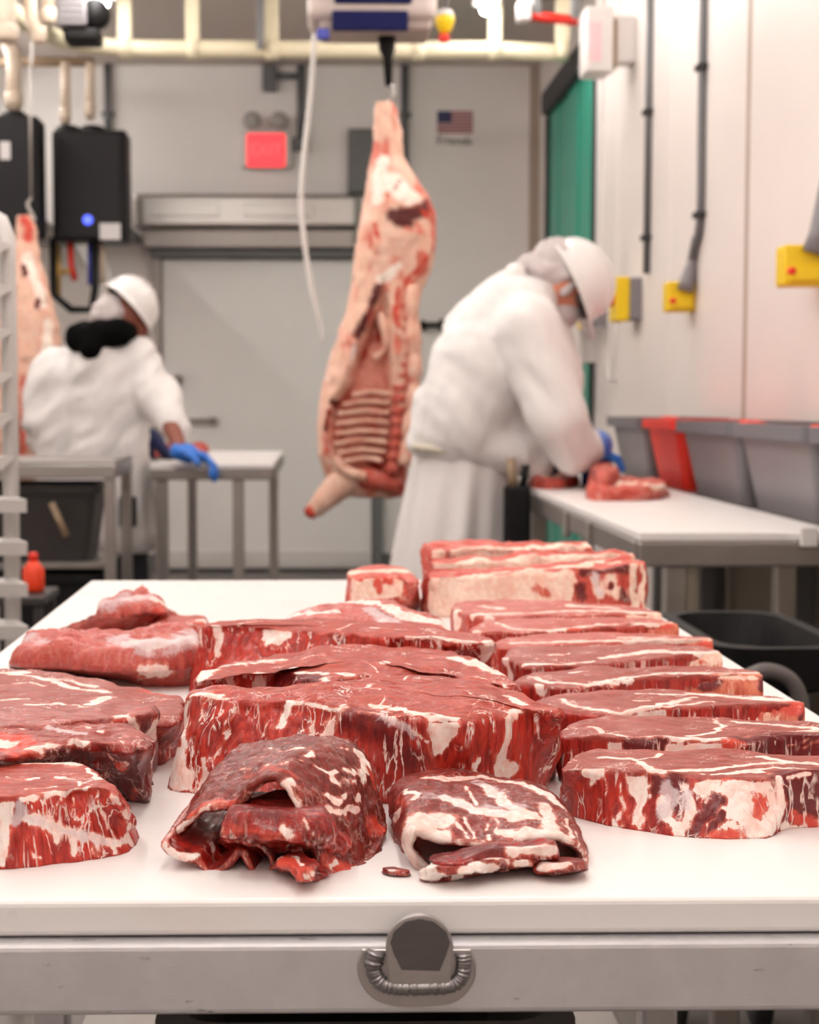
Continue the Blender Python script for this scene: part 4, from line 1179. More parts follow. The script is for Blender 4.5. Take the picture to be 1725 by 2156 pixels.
# outlines of the other rows: (label, top, base, seed, ops, bone)
ribeye('bone-in rib steak second from the front in the right-hand row', 
       [(1178, 1545), (1186, 1525), (1225, 1512), (1330, 1506), (1450, 1507), (1540, 1507), (1640, 1515), (1725, 1521), (1840, 1532), (1850, 1545), (1725, 1548), (1640, 1545), (1570, 1557), (1480, 1560), (1390, 1556), (1290, 1556), (1210, 1550)], None, [
    ('f', [(1245, 1526), (1282, 1540), (1340, 1550), (1420, 1552)], .0026), ('f', [(1450, 1545), (1500, 1538), (1525, 1525), (1500, 1513)], .0022), ('f', [(1400, 1554), (1460, 1548), (1500, 1553), (1560, 1552)], .003), ('f', [(1540, 1514), (1640, 1522), (1725, 1530), (1840, 1540)], .0032), ('f', [(1560, 1548), (1640, 1536), (1725, 1535)], .0018),
    ('fS', [(1272, 1558), (1330, 1560), (1335, 1582), (1280, 1582)]), ('d', [(1325, 1570), (1395, 1570)], .006), ('fS', [(1398, 1562), (1520, 1558), (1520, 1580), (1400, 1582)]), ('r', [(1530, 1572), (1560, 1570)], .005),
    ('d', [(1570, 1572), (1640, 1568), (1725, 1570)], .012), ('f', [(1660, 1572), (1700, 1560)], .0012, .8), ('f', [(1680, 1580), (1725, 1566)], .0012, .8)], 12, edge=.0012, rows=18)
ribeye('bone-in rib steak third from the front in the right-hand row',
       [(1120, 1475), (1150, 1462), (1230, 1452), (1340, 1449), (1450, 1452), (1520, 1459), (1690, 1470), (1690, 1478), (1560, 1482), (1470, 1484), (1400, 1486), (1330, 1500), (1300, 1504), (1210, 1494), (1150, 1488)], None, [
    ('f', [(1180, 1468), (1195, 1480), (1250, 1488), (1310, 1498)], .0026), ('f', [(1340, 1455), (1440, 1458), (1458, 1456)], .002), ('f', [(1455, 1455), (1540, 1462), (1690, 1473)], .005), ('f', [(1310, 1498), (1360, 1482), (1420, 1474), (1460, 1464)], .0032), ('f', [(1330, 1498), (1400, 1482), (1500, 1472)], .002), ('fS', [(1310, 1502), (1400, 1490), (1405, 1514), (1310, 1516)]), ('f', [(1330, 1472), (1370, 1470)], .0012)], 13,
       bone=(((1400, 1470, 1560, 1640, 1692), 1479), np.interp(np.linspace(0, 1, 40), [0, .2, .5, 1], [.006, .013, .0166, .0166]), [('r', [(1440, 1496), (1530, 1490), (1590, 1500)], .006), ('r', [(1620, 1490), (1680, 1490)], .007), ('f', [(1500, 1510), (1600, 1506)], .003), ('d', [(1690, 1485), (1690, 1508)], .003)]), edge=.0012)
ribeye('bone-in rib steak fourth from the front, tail dark with fat',
       [(1068, 1432), (1110, 1414), (1190, 1405), (1300, 1402), (1400, 1404), (1500, 1404), (1604, 1412), (1605, 1418), (1500, 1420), (1400, 1424), (1330, 1428), (1260, 1442), (1180, 1446), (1110, 1442)], None, [
    ('f', [(1120, 1420), (1150, 1432), (1230, 1436)], .0028), ('f', [(1230, 1438), (1300, 1424), (1400, 1412), (1600, 1414)], .0034), ('f', [(1135, 1445), (1140, 1460)], .004), ('f', [(1240, 1440), (1330, 1430)], .003), ('f', [(1200, 1412), (1240, 1408)], .002)], 14,
       bone=(((1330, 1400, 1500, 1560, 1606), 1420), np.interp(np.linspace(0, 1, 40), [0, .2, .5, 1], [.006, .013, .0166, .0166]), [('d', [(1440, 1438), (1520, 1440)], .006), ('f', [(1400, 1432), (1590, 1426)], .003), ('d', [(1600, 1425), (1603, 1448)], .003)]), edge=.0012, N=240)
ribeye('bone-in rib steak fifth from the front with a pale fatty tail',
       [(1060, 1372), (1090, 1360), (1160, 1353), (1260, 1352), (1370, 1354), (1450, 1358), (1518, 1368), (1518, 1374), (1440, 1380), (1360, 1384), (1280, 1394), (1200, 1402), (1120, 1404), (1075, 1394)], None, [
    ('f', [(1062, 1385), (1066, 1408), (1070, 1425)], .006), ('f', [(1100, 1395), (1180, 1394), (1250, 1388)], .003), ('f', [(1270, 1380), (1360, 1368), (1510, 1370)], .005), ('f', [(1150, 1375), (1200, 1372)], .0015)], 15,
       bone=(((1330, 1400, 1460, 1519), 1377), np.interp(np.linspace(0, 1, 40), [0, .2, .5, 1], [.006, .013, .0166, .0166]), [('f', [(1340, 1392), (1510, 1384)], .008), ('r', [(1475, 1390), (1480, 1396)], .003, .7)]), edge=.0012, N=240)
ribeye('bone-in rib steak sixth from the front with a red rib edge',
       [(1035, 1352), (1080, 1340), (1170, 1332), (1280, 1331), (1380, 1332), (1500, 1340), (1502, 1346), (1400, 1348), (1300, 1352), (1200, 1358), (1110, 1362), (1050, 1362)], None, [
    ('f', [(1080, 1350), (1200, 1346), (1300, 1344), (1500, 1341)], .004), ('f', [(1300, 1338), (1400, 1338)], .003)], 16, 'ribfar',
       bone=(((1300, 1380, 1440, 1500), 1346), np.interp(np.linspace(0, 1, 40), [0, .2, .5, 1], [.006, .013, .0166, .0166]), [('r', [(1320, 1356), (1490, 1360)], .005), ('f', [(1340, 1349), (1490, 1345)], .003)]), edge=.0012, N=240)
ribeye('bone-in rib steak seventh from the front in the right-hand row',
       [(982, 1322), (1030, 1308), (1110, 1300), (1220, 1298), (1330, 1300), (1420, 1306), (1424, 1312), (1340, 1315), (1240, 1320), (1150, 1328), (1060, 1332), (1000, 1332)], None, [
    ('f', [(1050, 1308), (1080, 1320), (1160, 1322)], .0035), ('f', [(1160, 1324), (1260, 1310), (1420, 1308)], .0045), ('r', [(1200, 1324), (1218, 1318)], .003), ('f', [(1000, 1325), (1005, 1345)], .006)], 17, 'ribfar',
       bone=(((1240, 1320, 1425), 1313), np.interp(np.linspace(0, 1, 40), [0, .2, .5, 1], [.006, .013, .0166, .0166]), [('d', [(1300, 1322), (1360, 1320)], .005), ('r', [(1370, 1316), (1410, 1318)], .005)]), edge=.0012, N=240)
ribeye('bone-in rib steak at the back of the flat row under the standing racks',
       [(945, 1272), (990, 1264), (1080, 1262), (1200, 1266), (1300, 1272), (1390, 1284), (1390, 1291), (1280, 1292), (1160, 1296), (1040, 1300), (965, 1292)], None, [
    ('f', [(955, 1284), (958, 1310)], .008), ('f', [(1000, 1290), (1100, 1286), (1250, 1280), (1385, 1287)], .005), ('f', [(1010, 1272), (1060, 1276)], .004), ('f', [(1200, 1270), (1300, 1276)], .006), ('f', [(1030, 1300), (1040, 1318)], .005)], 18, 'ribfar', bone=(((1230, 1300, 1391), 1291), np.interp(np.linspace(0, 1, 40), [0, .2, .5, 1], [.006, .013, .0166, .0166]), [('r', [(1240, 1300), (1330, 1304)], .005), ('f', [(1330, 1296), (1388, 1296)], .006)]), edge=.0015, N=240)
# ------------------------------------------------------------------ standing rib racks at the back right
def srack(lab, x0, x1, y0, y1, zt, ops, seed, **kw):
    R4 = [(x0, y0 + .01), (x0 + .012, y0), ((x0 + x1) / 2, y0 + .004), (x1 - .008, y0 + .002), (x1, y0 + .02), (x1 - .004, y1 - .01), (x1 - .02, y1), ((x0 + x1) / 2, y1 - .006), (x0 + .02, y1), (x0 - .002, y1 - .02)]
    o = slab('rib_rack', R4, zt, MM['rack'], None, xy=True, seed=seed, ops=ops, N=260, rows=30, rings=16, bevel=(.005, .006), edge=.0035, side_amp=.0026, top_amp=.0022, **kw)
    tag(o, lab, 'rib rack', 'rib racks standing at the back of the board')
    return o
zs = ZT + .074
srack('front standing rib rack with a pale face and dark meat at its right end',
      .128, .400, 1.93, 2.045, ZT + .054, [
    ('fS', [(900, 1225), (1010, 1210), (1100, 1206), (1200, 1202), (1216, 1222), (1205, 1250), (1205, 1275), (1100, 1302), (900, 1304)]), ('f', [(915, 1225), (1050, 1216), (1200, 1208)], .006), ('r', [(1130, 1240), (1150, 1252)], .009, .6), ('r', [(1065, 1230), (1060, 1240)], .004, .5),
    ('d', [(1230, 1205), (1300, 1196), (1325, 1200)], .007, .8), ('d', [(1220, 1238), (1224, 1255)], .009, .8), ('f', [(1255, 1220), (1262, 1248)], .006), ('s', [(1250, 1220), (1262, 1245)], .008), ('f', [(1290, 1220), (1280, 1240), (1305, 1250)], .007), ('d', [(1285, 1230), (1287, 1240)], .004), ('d', [(1310, 1245), (1320, 1262)], .006, .8), ('f', [(1334, 1190), (1338, 1275)], .005),
    ('f', [(1356, 1192), (1350, 1240), (1358, 1280)], .003), ('f', [(960, 1212), (1100, 1196), (1300, 1180)], .008), ('f', [(910, 1225), (905, 1290)], .005)], 21, tone0=.9, tilt=(.07, 0))
srack('middle standing rib rack with a pale top edge',
      .141, .410, 2.06, 2.15, ZT + .058, [
    ('f', [(930, 1190), (1100, 1178), (1340, 1165)], .014), ('r', [(1050, 1190), (1200, 1178)], .004, .6), ('r', [(1345, 1164), (1350, 1175)], .005), ('f', [(930, 1206), (1200, 1190), (1330, 1180)], .012, .9)], 22, tone0=.9, tilt=(.05, 0))
srack('rearmost standing rib rack with a long flat pale bone edge',
      .143, .372, 2.165, 2.27, ZT + .062, [
    ('fS', [(955, 1160), (1230, 1150), (1235, 1185), (955, 1200)]), ('r', [(1090, 1165), (1096, 1172)], .008, .8), ('d', [(948, 1160), (945, 1200)], .006, .7), ('f', [(930, 1164), (925, 1210)], .006), ('f', [(960, 1152), (1250, 1144)], .01), ('f', [(912, 1160), (908, 1200)], .003)], 23, tone0=.9)
tag(slab('rib_end', [(728, 1202), (755, 1192), (800, 1187), (850, 1192), (864, 1200), (880, 1218), (884, 1222), (860, 1224), (850, 1216), (800, 1214), (745, 1216)], ZT + .05, MM['rack'],
     [(722, 1276), (760, 1262), (830, 1258), (884, 1264), (888, 1280), (850, 1296), (780, 1300), (735, 1296)], N=220, rows=26, rings=16, seed=24, bevel=(.004, .004), crown=.004,
     ops=[('fS', [(735, 1208), (850, 1206), (852, 1262), (735, 1270)]), ('r', [(752, 1208), (758, 1218)], .004), ('r', [(805, 1206), (818, 1225)], .006), ('r', [(795, 1230), (798, 1242)], .004), ('r', [(842, 1206), (846, 1216)], .004), ('r', [(850, 1240), (846, 1255)], .006, .7), ('f', [(740, 1200), (850, 1196)], .012)]),
    'short pale rib end chunk standing left of the rib racks', 'meat chunk')
# ------------------------------------------------------------------ thick boneless steaks, middle column
c1_top = [(388, 1458), (420, 1451), (520, 1447), (640, 1440), (760, 1424), (900, 1420), (1010, 1432), (1080, 1450), (1120, 1464), (1150, 1478), (1184, 1480), (1186, 1494), (1150, 1494), (1110, 1488), (1080, 1492), (1000, 1508), (960, 1512), (900, 1506), (840, 1498), (740, 1492), (700, 1488), (620, 1480), (540, 1478), (480, 1474), (400, 1466)]
c1_base = [(352, 1655), (372, 1625), (420, 1605), (640, 1590), (900, 1588), (1080, 1592), (1180, 1600), (1172, 1630), (1150, 1662), (1080, 1690), (960, 1706), (840, 1690), (700, 1700), (560, 1700), (450, 1690), (408, 1668), (372, 1668)]
tag(slab('chuck_steak', c1_top, ZT + .061, MM['chuck'], c1_base, N=460, rows=34, rings=46, seed=31, crown=.005, side_amp=.0022, top_amp=.0011, edge=.002, bevel=(.004, .005), ops=[
    ('fS', [(388, 1460), (402, 1468), (396, 1520), (384, 1580), (398, 1640), (412, 1668), (352, 1662), (360, 1620), (376, 1540)]), ('f', [(420, 1456), (470, 1462)], .003), ('f', [(398, 1462), (480, 1470)], .0022), ('f', [(425, 1478), (408, 1560), (402, 1600)], .0014), ('f', [(428, 1600), (430, 1640), (420, 1655)], .003), ('f', [(400, 1632), (398, 1652)], .003),
    ('f', [(500, 1485), (480, 1540), (455, 1600)], .0014), ('f', [(478, 1500), (462, 1540), (485, 1545)], .0012), ('f', [(612, 1480), (598, 1500), (586, 1525)], .0035), ('f', [(600, 1478), (680, 1486), (720, 1492)], .0016), ('f', [(560, 1520), (555, 1550)], .001), ('f', [(650, 1530), (655, 1545), (645, 1548)], .002),
    ('f', [(722, 1488), (706, 1505), (694, 1530), (690, 1552)], .0042), ('f', [(760, 1492), (820, 1505), (860, 1535), (900, 1560)], .0018), ('s', [(800, 1505), (850, 1530), (870, 1550)], .005, .8), ('d', [(735, 1515), (790, 1530), (830, 1570), (860, 1600)], .016, .62),
    ('fS', [(900, 1512), (968, 1512), (962, 1545), (940, 1575), (918, 1598), (906, 1585), (904, 1540)]), ('f', [(780, 1480), (850, 1492), (900, 1502), (960, 1508)], .0022), ('f', [(1086, 1492), (1076, 1540), (1062, 1590), (1050, 1630)], .0038), ('f', [(1062, 1610), (1085, 1620), (1060, 1632)], .004),
    ('f', [(1070, 1462), (1100, 1478)], .004), ('f', [(1005, 1590), (1000, 1610)], .0016), ('f', [(1040, 1520), (1036, 1545)], .0012), ('f', [(1010, 1520), (1000, 1540)], .001), ('f', [(1128, 1500), (1132, 1540)], .001), ('f', [(1150, 1618), (1166, 1620)], .002), ('t', [(600, 1470), (500, 1465), (430, 1462)], .02, .55)],
    seam=(16, .0012, 5)), 'huge thick boneless chuck steak filling the middle of the board', 'steak')
tag(slab('chuck_steak', [(404, 1432), (430, 1414), (470, 1395), (560, 1380), (640, 1368), (760, 1356), (880, 1358), (980, 1378), (1050, 1404), (1095, 1440), (1090, 1452), (1010, 1430), (880, 1420), (760, 1424), (690, 1440), (600, 1410), (520, 1412), (450, 1416), (420, 1436)], ZT + .055, MM['chuck'],
    [(402, 1540), (440, 1510), (560, 1500), (760, 1496), (980, 1500), (1098, 1520), (1098, 1570), (1000, 1582), (760, 1584), (560, 1582), (440, 1572)], N=360, rows=22, rings=40, seed=32, crown=.004, top_amp=.0012, side_amp=.002, edge=.0025, ops=[
    ('f', [(470, 1398), (540, 1390), (600, 1384)], .004), ('fS', [(465, 1418), (490, 1414), (500, 1470), (480, 1480)]), ('f', [(418, 1428), (450, 1402)], .006, .9), ('f', [(545, 1420), (548, 1450)], .004), ('d', [(600, 1420), (660, 1425)], .01, .8), ('d', [(585, 1425), (580, 1450)], .006, .7), ('f', [(620, 1410), (740, 1416)], .003), ('f', [(680, 1425), (690, 1440)], .003), ('f', [(960, 1382), (1000, 1392), (1040, 1402)], .007), ('f', [(1010, 1388), (1050, 1412)], .006), ('f', [(800, 1390), (860, 1394)], .002), ('f', [(990, 1420), (1040, 1430), (1080, 1444)], .0016)], seam=(14, .0011, 8)),
    'boneless chuck steak second from the front in the middle pile', 'steak')
tag(slab('chuck_steak', [(424, 1316), (440, 1308), (520, 1304), (640, 1302), (760, 1306), (860, 1312), (960, 1326), (1030, 1340), (1044, 1346), (1036, 1352), (960, 1350), (900, 1346), (840, 1340), (740, 1332), (640, 1325), (540, 1318), (460, 1316)], ZT + .062, MM['chuck'],
    [(394, 1456), (430, 1448), (640, 1446), (860, 1446), (1045, 1450), (1052, 1470), (960, 1480), (740, 1484), (540, 1484), (420, 1480)], N=340, rows=30, rings=30, seed=33, crown=.003, side_amp=.002, edge=.002, ops=[
    ('f', [(455, 1316), (460, 1335), (455, 1372)], .0042), ('fS', [(548, 1318), (620, 1318), (612, 1340), (590, 1356), (552, 1360)]), ('f', [(850, 1342), (1000, 1350)], .002), ('d', [(860, 1345), (900, 1350)], .006, .5), ('f', [(1030, 1348), (1030, 1392)], .006), ('f', [(918, 1348), (924, 1368)], .003), ('d', [(470, 1340), (540, 1350)], .008, .3), ('f', [(780, 1316), (850, 1322)], .0016)], strips=(3, .0012, 4), seam=(9, .0011, 3)),
    'boneless chuck steak third from the front in the middle pile', 'steak')
tag(slab('shoulder_muscle', [(560, 1290), (640, 1268), (720, 1258), (800, 1256), (860, 1264), (920, 1284), (960, 1304), (970, 1314), (940, 1318), (840, 1316), (740, 1312), (640, 1306), (580, 1302)], ZT + .061, MM['pale'],
    [(460, 1410), (560, 1380), (760, 1372), (900, 1376), (985, 1400), (990, 1425), (900, 1440), (640, 1440), (480, 1434)], N=300, rows=22, rings=40, seed=34, bevel=(.03, .03), crown=.008, side_amp=.001, top_amp=.0016, edge=.002, tone0=.4, ops=[
    ('s', [(500, 1312), (560, 1296), (640, 1282), (700, 1285)], .012, .65), ('f', [(590, 1296), (650, 1286), (710, 1284)], .004, .9), ('f', [(735, 1258), (800, 1268), (850, 1290), (900, 1304), (950, 1316)], .0075), ('d', [(780, 1280), (830, 1298), (870, 1312)], .012, .5), ('s', [(770, 1276), (800, 1292), (830, 1310)], .008), ('f', [(790, 1306), (830, 1320)], .005, .8), ('d', [(860, 1272), (920, 1295)], .012, .4), ('d', [(640, 1264), (700, 1260)], .01, .35)]),
    'rounded shoulder muscle with silver skin and a white fat band, middle back', 'meat cut')
# ------------------------------------------------------------------ left column
tag(slab('loin_muscle', [(22, 1352), (26, 1336), (80, 1328), (160, 1324), (260, 1320), (360, 1320), (430, 1324), (444, 1340), (430, 1356), (380, 1364), (300, 1366), (220, 1366), (140, 1362), (70, 1360), (36, 1358)], ZT + .04, MM['pale'],
    [(12, 1402), (30, 1390), (140, 1392), (300, 1396), (430, 1398), (450, 1415), (440, 1440), (360, 1447), (300, 1446), (230, 1430), (140, 1415), (60, 1412)], N=320, rows=22, rings=36, seed=41, bevel=(.016, .02), crown=.002, side_amp=.0022, top_amp=.0026, edge=.0035, tone0=.75, ops=[
    ('s', [(240, 1340), (300, 1348), (360, 1345), (420, 1332)], .016), ('s', [(270, 1352), (330, 1358), (400, 1340)], .012), ('f', [(260, 1346), (330, 1354), (400, 1338)], .008, .85), ('s', [(35, 1340), (70, 1342), (90, 1350)], .012, .8), ('fS', [(288, 1412), (302, 1398), (322, 1392), (346, 1400), (362, 1418), (346, 1436), (318, 1430), (292, 1434)]), ('f', [(300, 1415), (330, 1405), (350, 1422), (310, 1425)], .007), ('d', [(20, 1380), (30, 1395)], .012, .3)]),
    'long smooth loin muscle with a white fat patch, left on the board', 'meat cut')
tag(slab('loin_piece', [(205, 1268), (240, 1256), (285, 1242), (302, 1237), (325, 1246), (352, 1258), (345, 1266), (300, 1270), (240, 1274), (212, 1274)], ZT + .04, MM['pale'],
    [(118, 1332), (180, 1302), (300, 1292), (396, 1300), (408, 1312), (360, 1328), (280, 1336), (190, 1338)], N=260, rows=18, rings=30, seed=42, bevel=(.014, .014), crown=.003, top_amp=.0035, side_amp=.004, edge=.005, tone0=.8, ops=[
    ('s', [(210, 1266), (260, 1256), (310, 1250)], .014, .9), ('f', [(325, 1258), (345, 1264)], .006), ('f', [(260, 1258), (300, 1252)], .005, .7), ('d', [(280, 1296), (340, 1300)], .007, .6), ('r', [(335, 1282), (355, 1280)], .007, .7), ('d', [(190, 1270), (180, 1285)], .007, .5)]),
    'lumpy red loin piece at the back left of the board', 'meat cut')
tag(slab('trim_piece', [(310, 1312), (350, 1296), (420, 1294), (446, 1300), (440, 1312), (380, 1320), (320, 1320)], ZT + .02, MM['chuck'], [(290, 1328), (350, 1312), (440, 1308), (455, 1318), (420, 1330), (330, 1334)], N=160, rows=10, rings=16, seed=43, bevel=(.008, .01), edge=.004, ops=[('r', [(330, 1310), (430, 1304)], .01, .7), ('f', [(415, 1302), (436, 1306)], .004)]),
    'thin red trim strip beside the lumpy loin piece', 'meat trim')
tag(slab('flat_steak', [(-60, 1412), (0, 1404), (60, 1404), (150, 1416), (240, 1436), (330, 1452), (386, 1458), (392, 1478), (378, 1510), (340, 1522), (250, 1516), (150, 1500), (40, 1490), (-60, 1480)], ZT + .036, MM['rib'],
    [(-60, 1475), (100, 1470), (300, 1500), (392, 1518), (392, 1560), (360, 1604), (330, 1614), (200, 1600), (60, 1570), (-60, 1560)], N=320, rows=18, rings=40, seed=51, edge=.002, top_amp=.001, ops=[
    ('f', [(20, 1414), (70, 1420), (120, 1432), (160, 1445), (225, 1453)], .0035), ('f', [(80, 1424), (140, 1428), (200, 1440)], .003), ('f', [(100, 1440), (60, 1432), (30, 1436)], .0016), ('f', [(0, 1412), (60, 1412)], .004), ('f', [(0, 1470), (60, 1466)], .0028), ('f', [(180, 1472), (120, 1476)], .0018), ('r', [(300, 1450), (345, 1456), (375, 1456)], .004, .6), ('f', [(340, 1590), (350, 1570)], .002), ('d', [(345, 1560), (340, 1600)], .012, .6)], seam=(7, .001, 4)),
    'broad flat steak farthest back of the left-edge pile', 'steak')
tag(slab('fatty_steak', [(-60, 1480), (0, 1474), (90, 1474), (180, 1468), (228, 1462), (270, 1470), (334, 1484), (332, 1496), (290, 1506), (240, 1512), (160, 1522), (60, 1530), (-60, 1530)], ZT + .05, MM['brown'],
    [(-60, 1612), (120, 1610), (300, 1610), (334, 1610), (330, 1620), (316, 1630), (240, 1640), (60, 1640), (-60, 1640)], N=320, rows=26, rings=34, seed=52, edge=.0018, ops=[
    ('f', [(60, 1478), (130, 1478), (180, 1484)], .002), ('fS', [(172, 1482), (226, 1466), (240, 1478), (244, 1500), (252, 1520), (236, 1530), (205, 1500), (186, 1494)]), ('f', [(186, 1478), (222, 1468)], .005), ('f', [(252, 1505), (268, 1525), (290, 1530)], .0045), ('f', [(300, 1536), (322, 1552), (318, 1600), (318, 1618)], .0085), ('f', [(330, 1530), (326, 1570), (320, 1600)], .005), ('r', [(248, 1520), (262, 1524)], .003), ('f', [(275, 1498), (262, 1510)], .002, .8), ('x', [(300, 1500), (312, 1530)], .006), ('d', [(316, 1510), (308, 1535)], .008, .5)]),
    'steak with a broad white fat seam in the left-edge pile', 'steak')
tag(slab('dark_roast', [(-60, 1530), (0, 1512), (60, 1500), (110, 1492), (160, 1494), (200, 1508), (240, 1522), (290, 1528), (306, 1548), (304, 1566), (260, 1570), (200, 1570), (140, 1560), (60, 1580), (-60, 1590)], ZT + .047, MM['brown'],
    [(-60, 1652), (120, 1645), (280, 1640), (314, 1646), (306, 1684), (290, 1694), (240, 1680), (200, 1650), (100, 1660), (-60, 1680)], N=340, rows=26, rings=40, seed=53, top_amp=.0018, side_amp=.0028, edge=.003, ops=[
    ('f', [(0, 1522), (40, 1516), (75, 1504)], .006), ('f', [(40, 1516), (55, 1528)], .005), ('r', [(80, 1502), (110, 1498), (150, 1508)], .004), ('f', [(145, 1500), (160, 1504)], .004), ('r', [(0, 1545), (40, 1548), (60, 1560), (20, 1575)], .009, .8), ('r', [(0, 1575), (60, 1585)], .008, .6), ('f', [(0, 1560), (30, 1565)], .005, .8), ('f', [(70, 1568), (110, 1572)], .007, .8), ('s', [(85, 1522), (130, 1534), (170, 1540)], .004), ('d', [(100, 1585), (128, 1575)], .004), ('f', [(150, 1560), (168, 1564)], .004, .8), ('f', [(255, 1610), (235, 1618), (225, 1640)], .0035), ('f', [(220, 1590), (245, 1610)], .001), ('d', [(260, 1630), (290, 1650), (300, 1670), (240, 1660)], .018, .85), ('f', [(262, 1608), (270, 1620)], .0016), ('r', [(250, 1615), (262, 1622)], .003), ('r', [(285, 1670), (275, 1682)], .004, .6), ('f', [(168, 1524), (185, 1530)], .0014), ('f', [(206, 1540), (216, 1542)], .0016), ('f', [(250, 1548), (254, 1560)], .0008)], tone0=1.0),
    'dark ragged roast with bright red edge in the left-edge pile', 'roast')
tag(slab('sirloin_steak', [(-60, 1612), (0, 1606), (60, 1602), (130, 1598), (170, 1603), (196, 1612), (212, 1632), (240, 1652), (256, 1660), (246, 1666), (210, 1662), (170, 1660), (120, 1668), (60, 1674), (20, 1680), (-60, 1690)], ZT + .039, MM['chuck'],
    [(-60, 1722), (60, 1720), (200, 1716), (268, 1724), (288, 1758), (284, 1788), (240, 1804), (160, 1815), (60, 1828), (-60, 1835)], N=380, rows=34, rings=44, seed=54, side_amp=.0022, edge=.0014, bevel=(.003, .004), ops=[
    ('f', [(60, 1603), (130, 1600), (165, 1605)], .0042), ('f', [(185, 1615), (205, 1635)], .0025), ('f', [(45, 1678), (120, 1666), (170, 1662), (190, 1652)], .0022), ('f', [(50, 1636), (76, 1634)], .0022), ('f', [(110, 1634), (150, 1636)], .0013), ('f', [(10, 1632), (40, 1636)], .0012), ('f', [(160, 1640), (170, 1646)], .0015), ('f', [(60, 1655), (130, 1650)], .0008),
    ('fS', [(-60, 1690), (28, 1682), (30, 1720), (24, 1770), (10, 1822), (-60, 1832)]), ('s', [(50, 1722), (90, 1730), (140, 1745), (190, 1760), (230, 1768)], .005, .75), ('f', [(48, 1718), (80, 1726), (120, 1738)], .004, .9), ('f', [(70, 1728), (120, 1742), (170, 1752), (220, 1766), (268, 1768)], .003, .85), ('f', [(110, 1742), (124, 1770)], .003, .8), ('f', [(150, 1752), (160, 1790)], .002, .8), ('f', [(200, 1764), (205, 1790)], .002, .8), ('f', [(232, 1772), (240, 1790)], .0014), ('s', [(36, 1700), (40, 1725)], .005), ('d', [(36, 1700), (40, 1715)], .0035), ('f', [(180, 1668), (182, 1735)], .0008), ('f', [(212, 1672), (216, 1700), (228, 1730), (240, 1760)], .0011), ('f', [(130, 1680), (122, 1712)], .0012), ('f', [(160, 1680), (160, 1715)], .0008), ('f', [(245, 1668), (268, 1720), (276, 1760)], .0022), ('f', [(270, 1765), (284, 1775)], .003, .8), ('d', [(40, 1760), (26, 1800)], .004, .4), ('f', [(76, 1806), (70, 1790)], .001)]),
    'streaky sirloin steak cut off by the left edge at the front', 'steak')
# ------------------------------------------------------------------ folded skirt meat, front middle
fo = thing('folded_skirt_steak', 'dark folded skirt steak with wavy white fat, front middle of board', 'meat roll', onz(600, 1800, ZT))
sheet('outer_fold', [
    [(352, 1772, .905), (410, 1690, .945), (470, 1605, .985)],
    [(392, 1722, .900), (450, 1628, .945), (510, 1566, .995)],
    [(438, 1690, .896), (500, 1612, .944), (560, 1551, 1.000)],
    [(500, 1688, .892), (550, 1588, .942), (610, 1547, 1.004)],
    [(528, 1652, .890), (600, 1572, .940), (660, 1546, 1.006)],
    [(585, 1636, .886), (650, 1570, .938), (705, 1549, 1.006)],
    [(622, 1688, .880), (700, 1590, .934), (745, 1560, 1.000)],
    [(650, 1762, .875), (738, 1650, .925), (780, 1600, .990)],
    [(680, 1822, .8745), (755, 1725, .918), (800, 1655, .975)],
    [(725, 1842, .880), (780, 1775, .920), (812, 1705, .962)],
    [(770, 1818, .896), (800, 1778, .922), (814, 1745, .945)]], .0055, MM['fold'], 200, 110, 61, amp=.0012, parent=fo, rimfat=.0, lump=.0015, fine=.0007, tone0=.4, ops=[
    ('f', [(352, 1776), (380, 1745), (420, 1715), (440, 1692), (470, 1690)], .0022), ('f', [(505, 1690), (520, 1668), (560, 1652)], .0015, .9), ('f', [(606, 1576), (650, 1570), (662, 1582), (650, 1592)], .0018), ('f', [(570, 1568), (600, 1578)], .001), ('f', [(755, 1580), (772, 1600), (768, 1640)], .0042), ('f', [(700, 1628), (730, 1618), (760, 1622)], .002), ('f', [(702, 1640), (722, 1652), (726, 1640), (755, 1642)], .0024), ('f', [(690, 1672), (710, 1682), (740, 1672), (762, 1680)], .0022), ('f', [(680, 1705), (700, 1698), (730, 1706), (756, 1700)], .002), ('f', [(670, 1612), (692, 1622)], .0018),
    ('s', [(600, 1660), (650, 1700)], .004, .5), ('f', [(480, 1606), (530, 1592), (580, 1590)], .001, .8), ('f', [(500, 1618), (560, 1606), (640, 1598)], .001, .8), ('f', [(690, 1566), (740, 1572)], .0012, .8), ('f', [(606, 1656), (600, 1680), (612, 1700)], .004), ('f', [(640, 1690), (680, 1740), (690, 1760)], .0012), ('r', [(525, 1630), (560, 1612), (600, 1620), (630, 1650)], .006, .45), ('r', [(400, 1712), (440, 1684), (490, 1684)], .004, .6), ('r', [(780, 1620), (790, 1640)], .006, .7), ('r', [(785, 1740), (800, 1735)], .006, .9), ('f', [(650, 1720), (668, 1760), (700, 1780)], .001, .8), ('d', [(765, 1700), (762, 1760)], .003), ('r', [(690, 1822), (740, 1826)], .007, .7), ('s', [(720, 1760), (715, 1800)], .006, .6), ('f', [(676, 1830), (705, 1815)], .0015)])
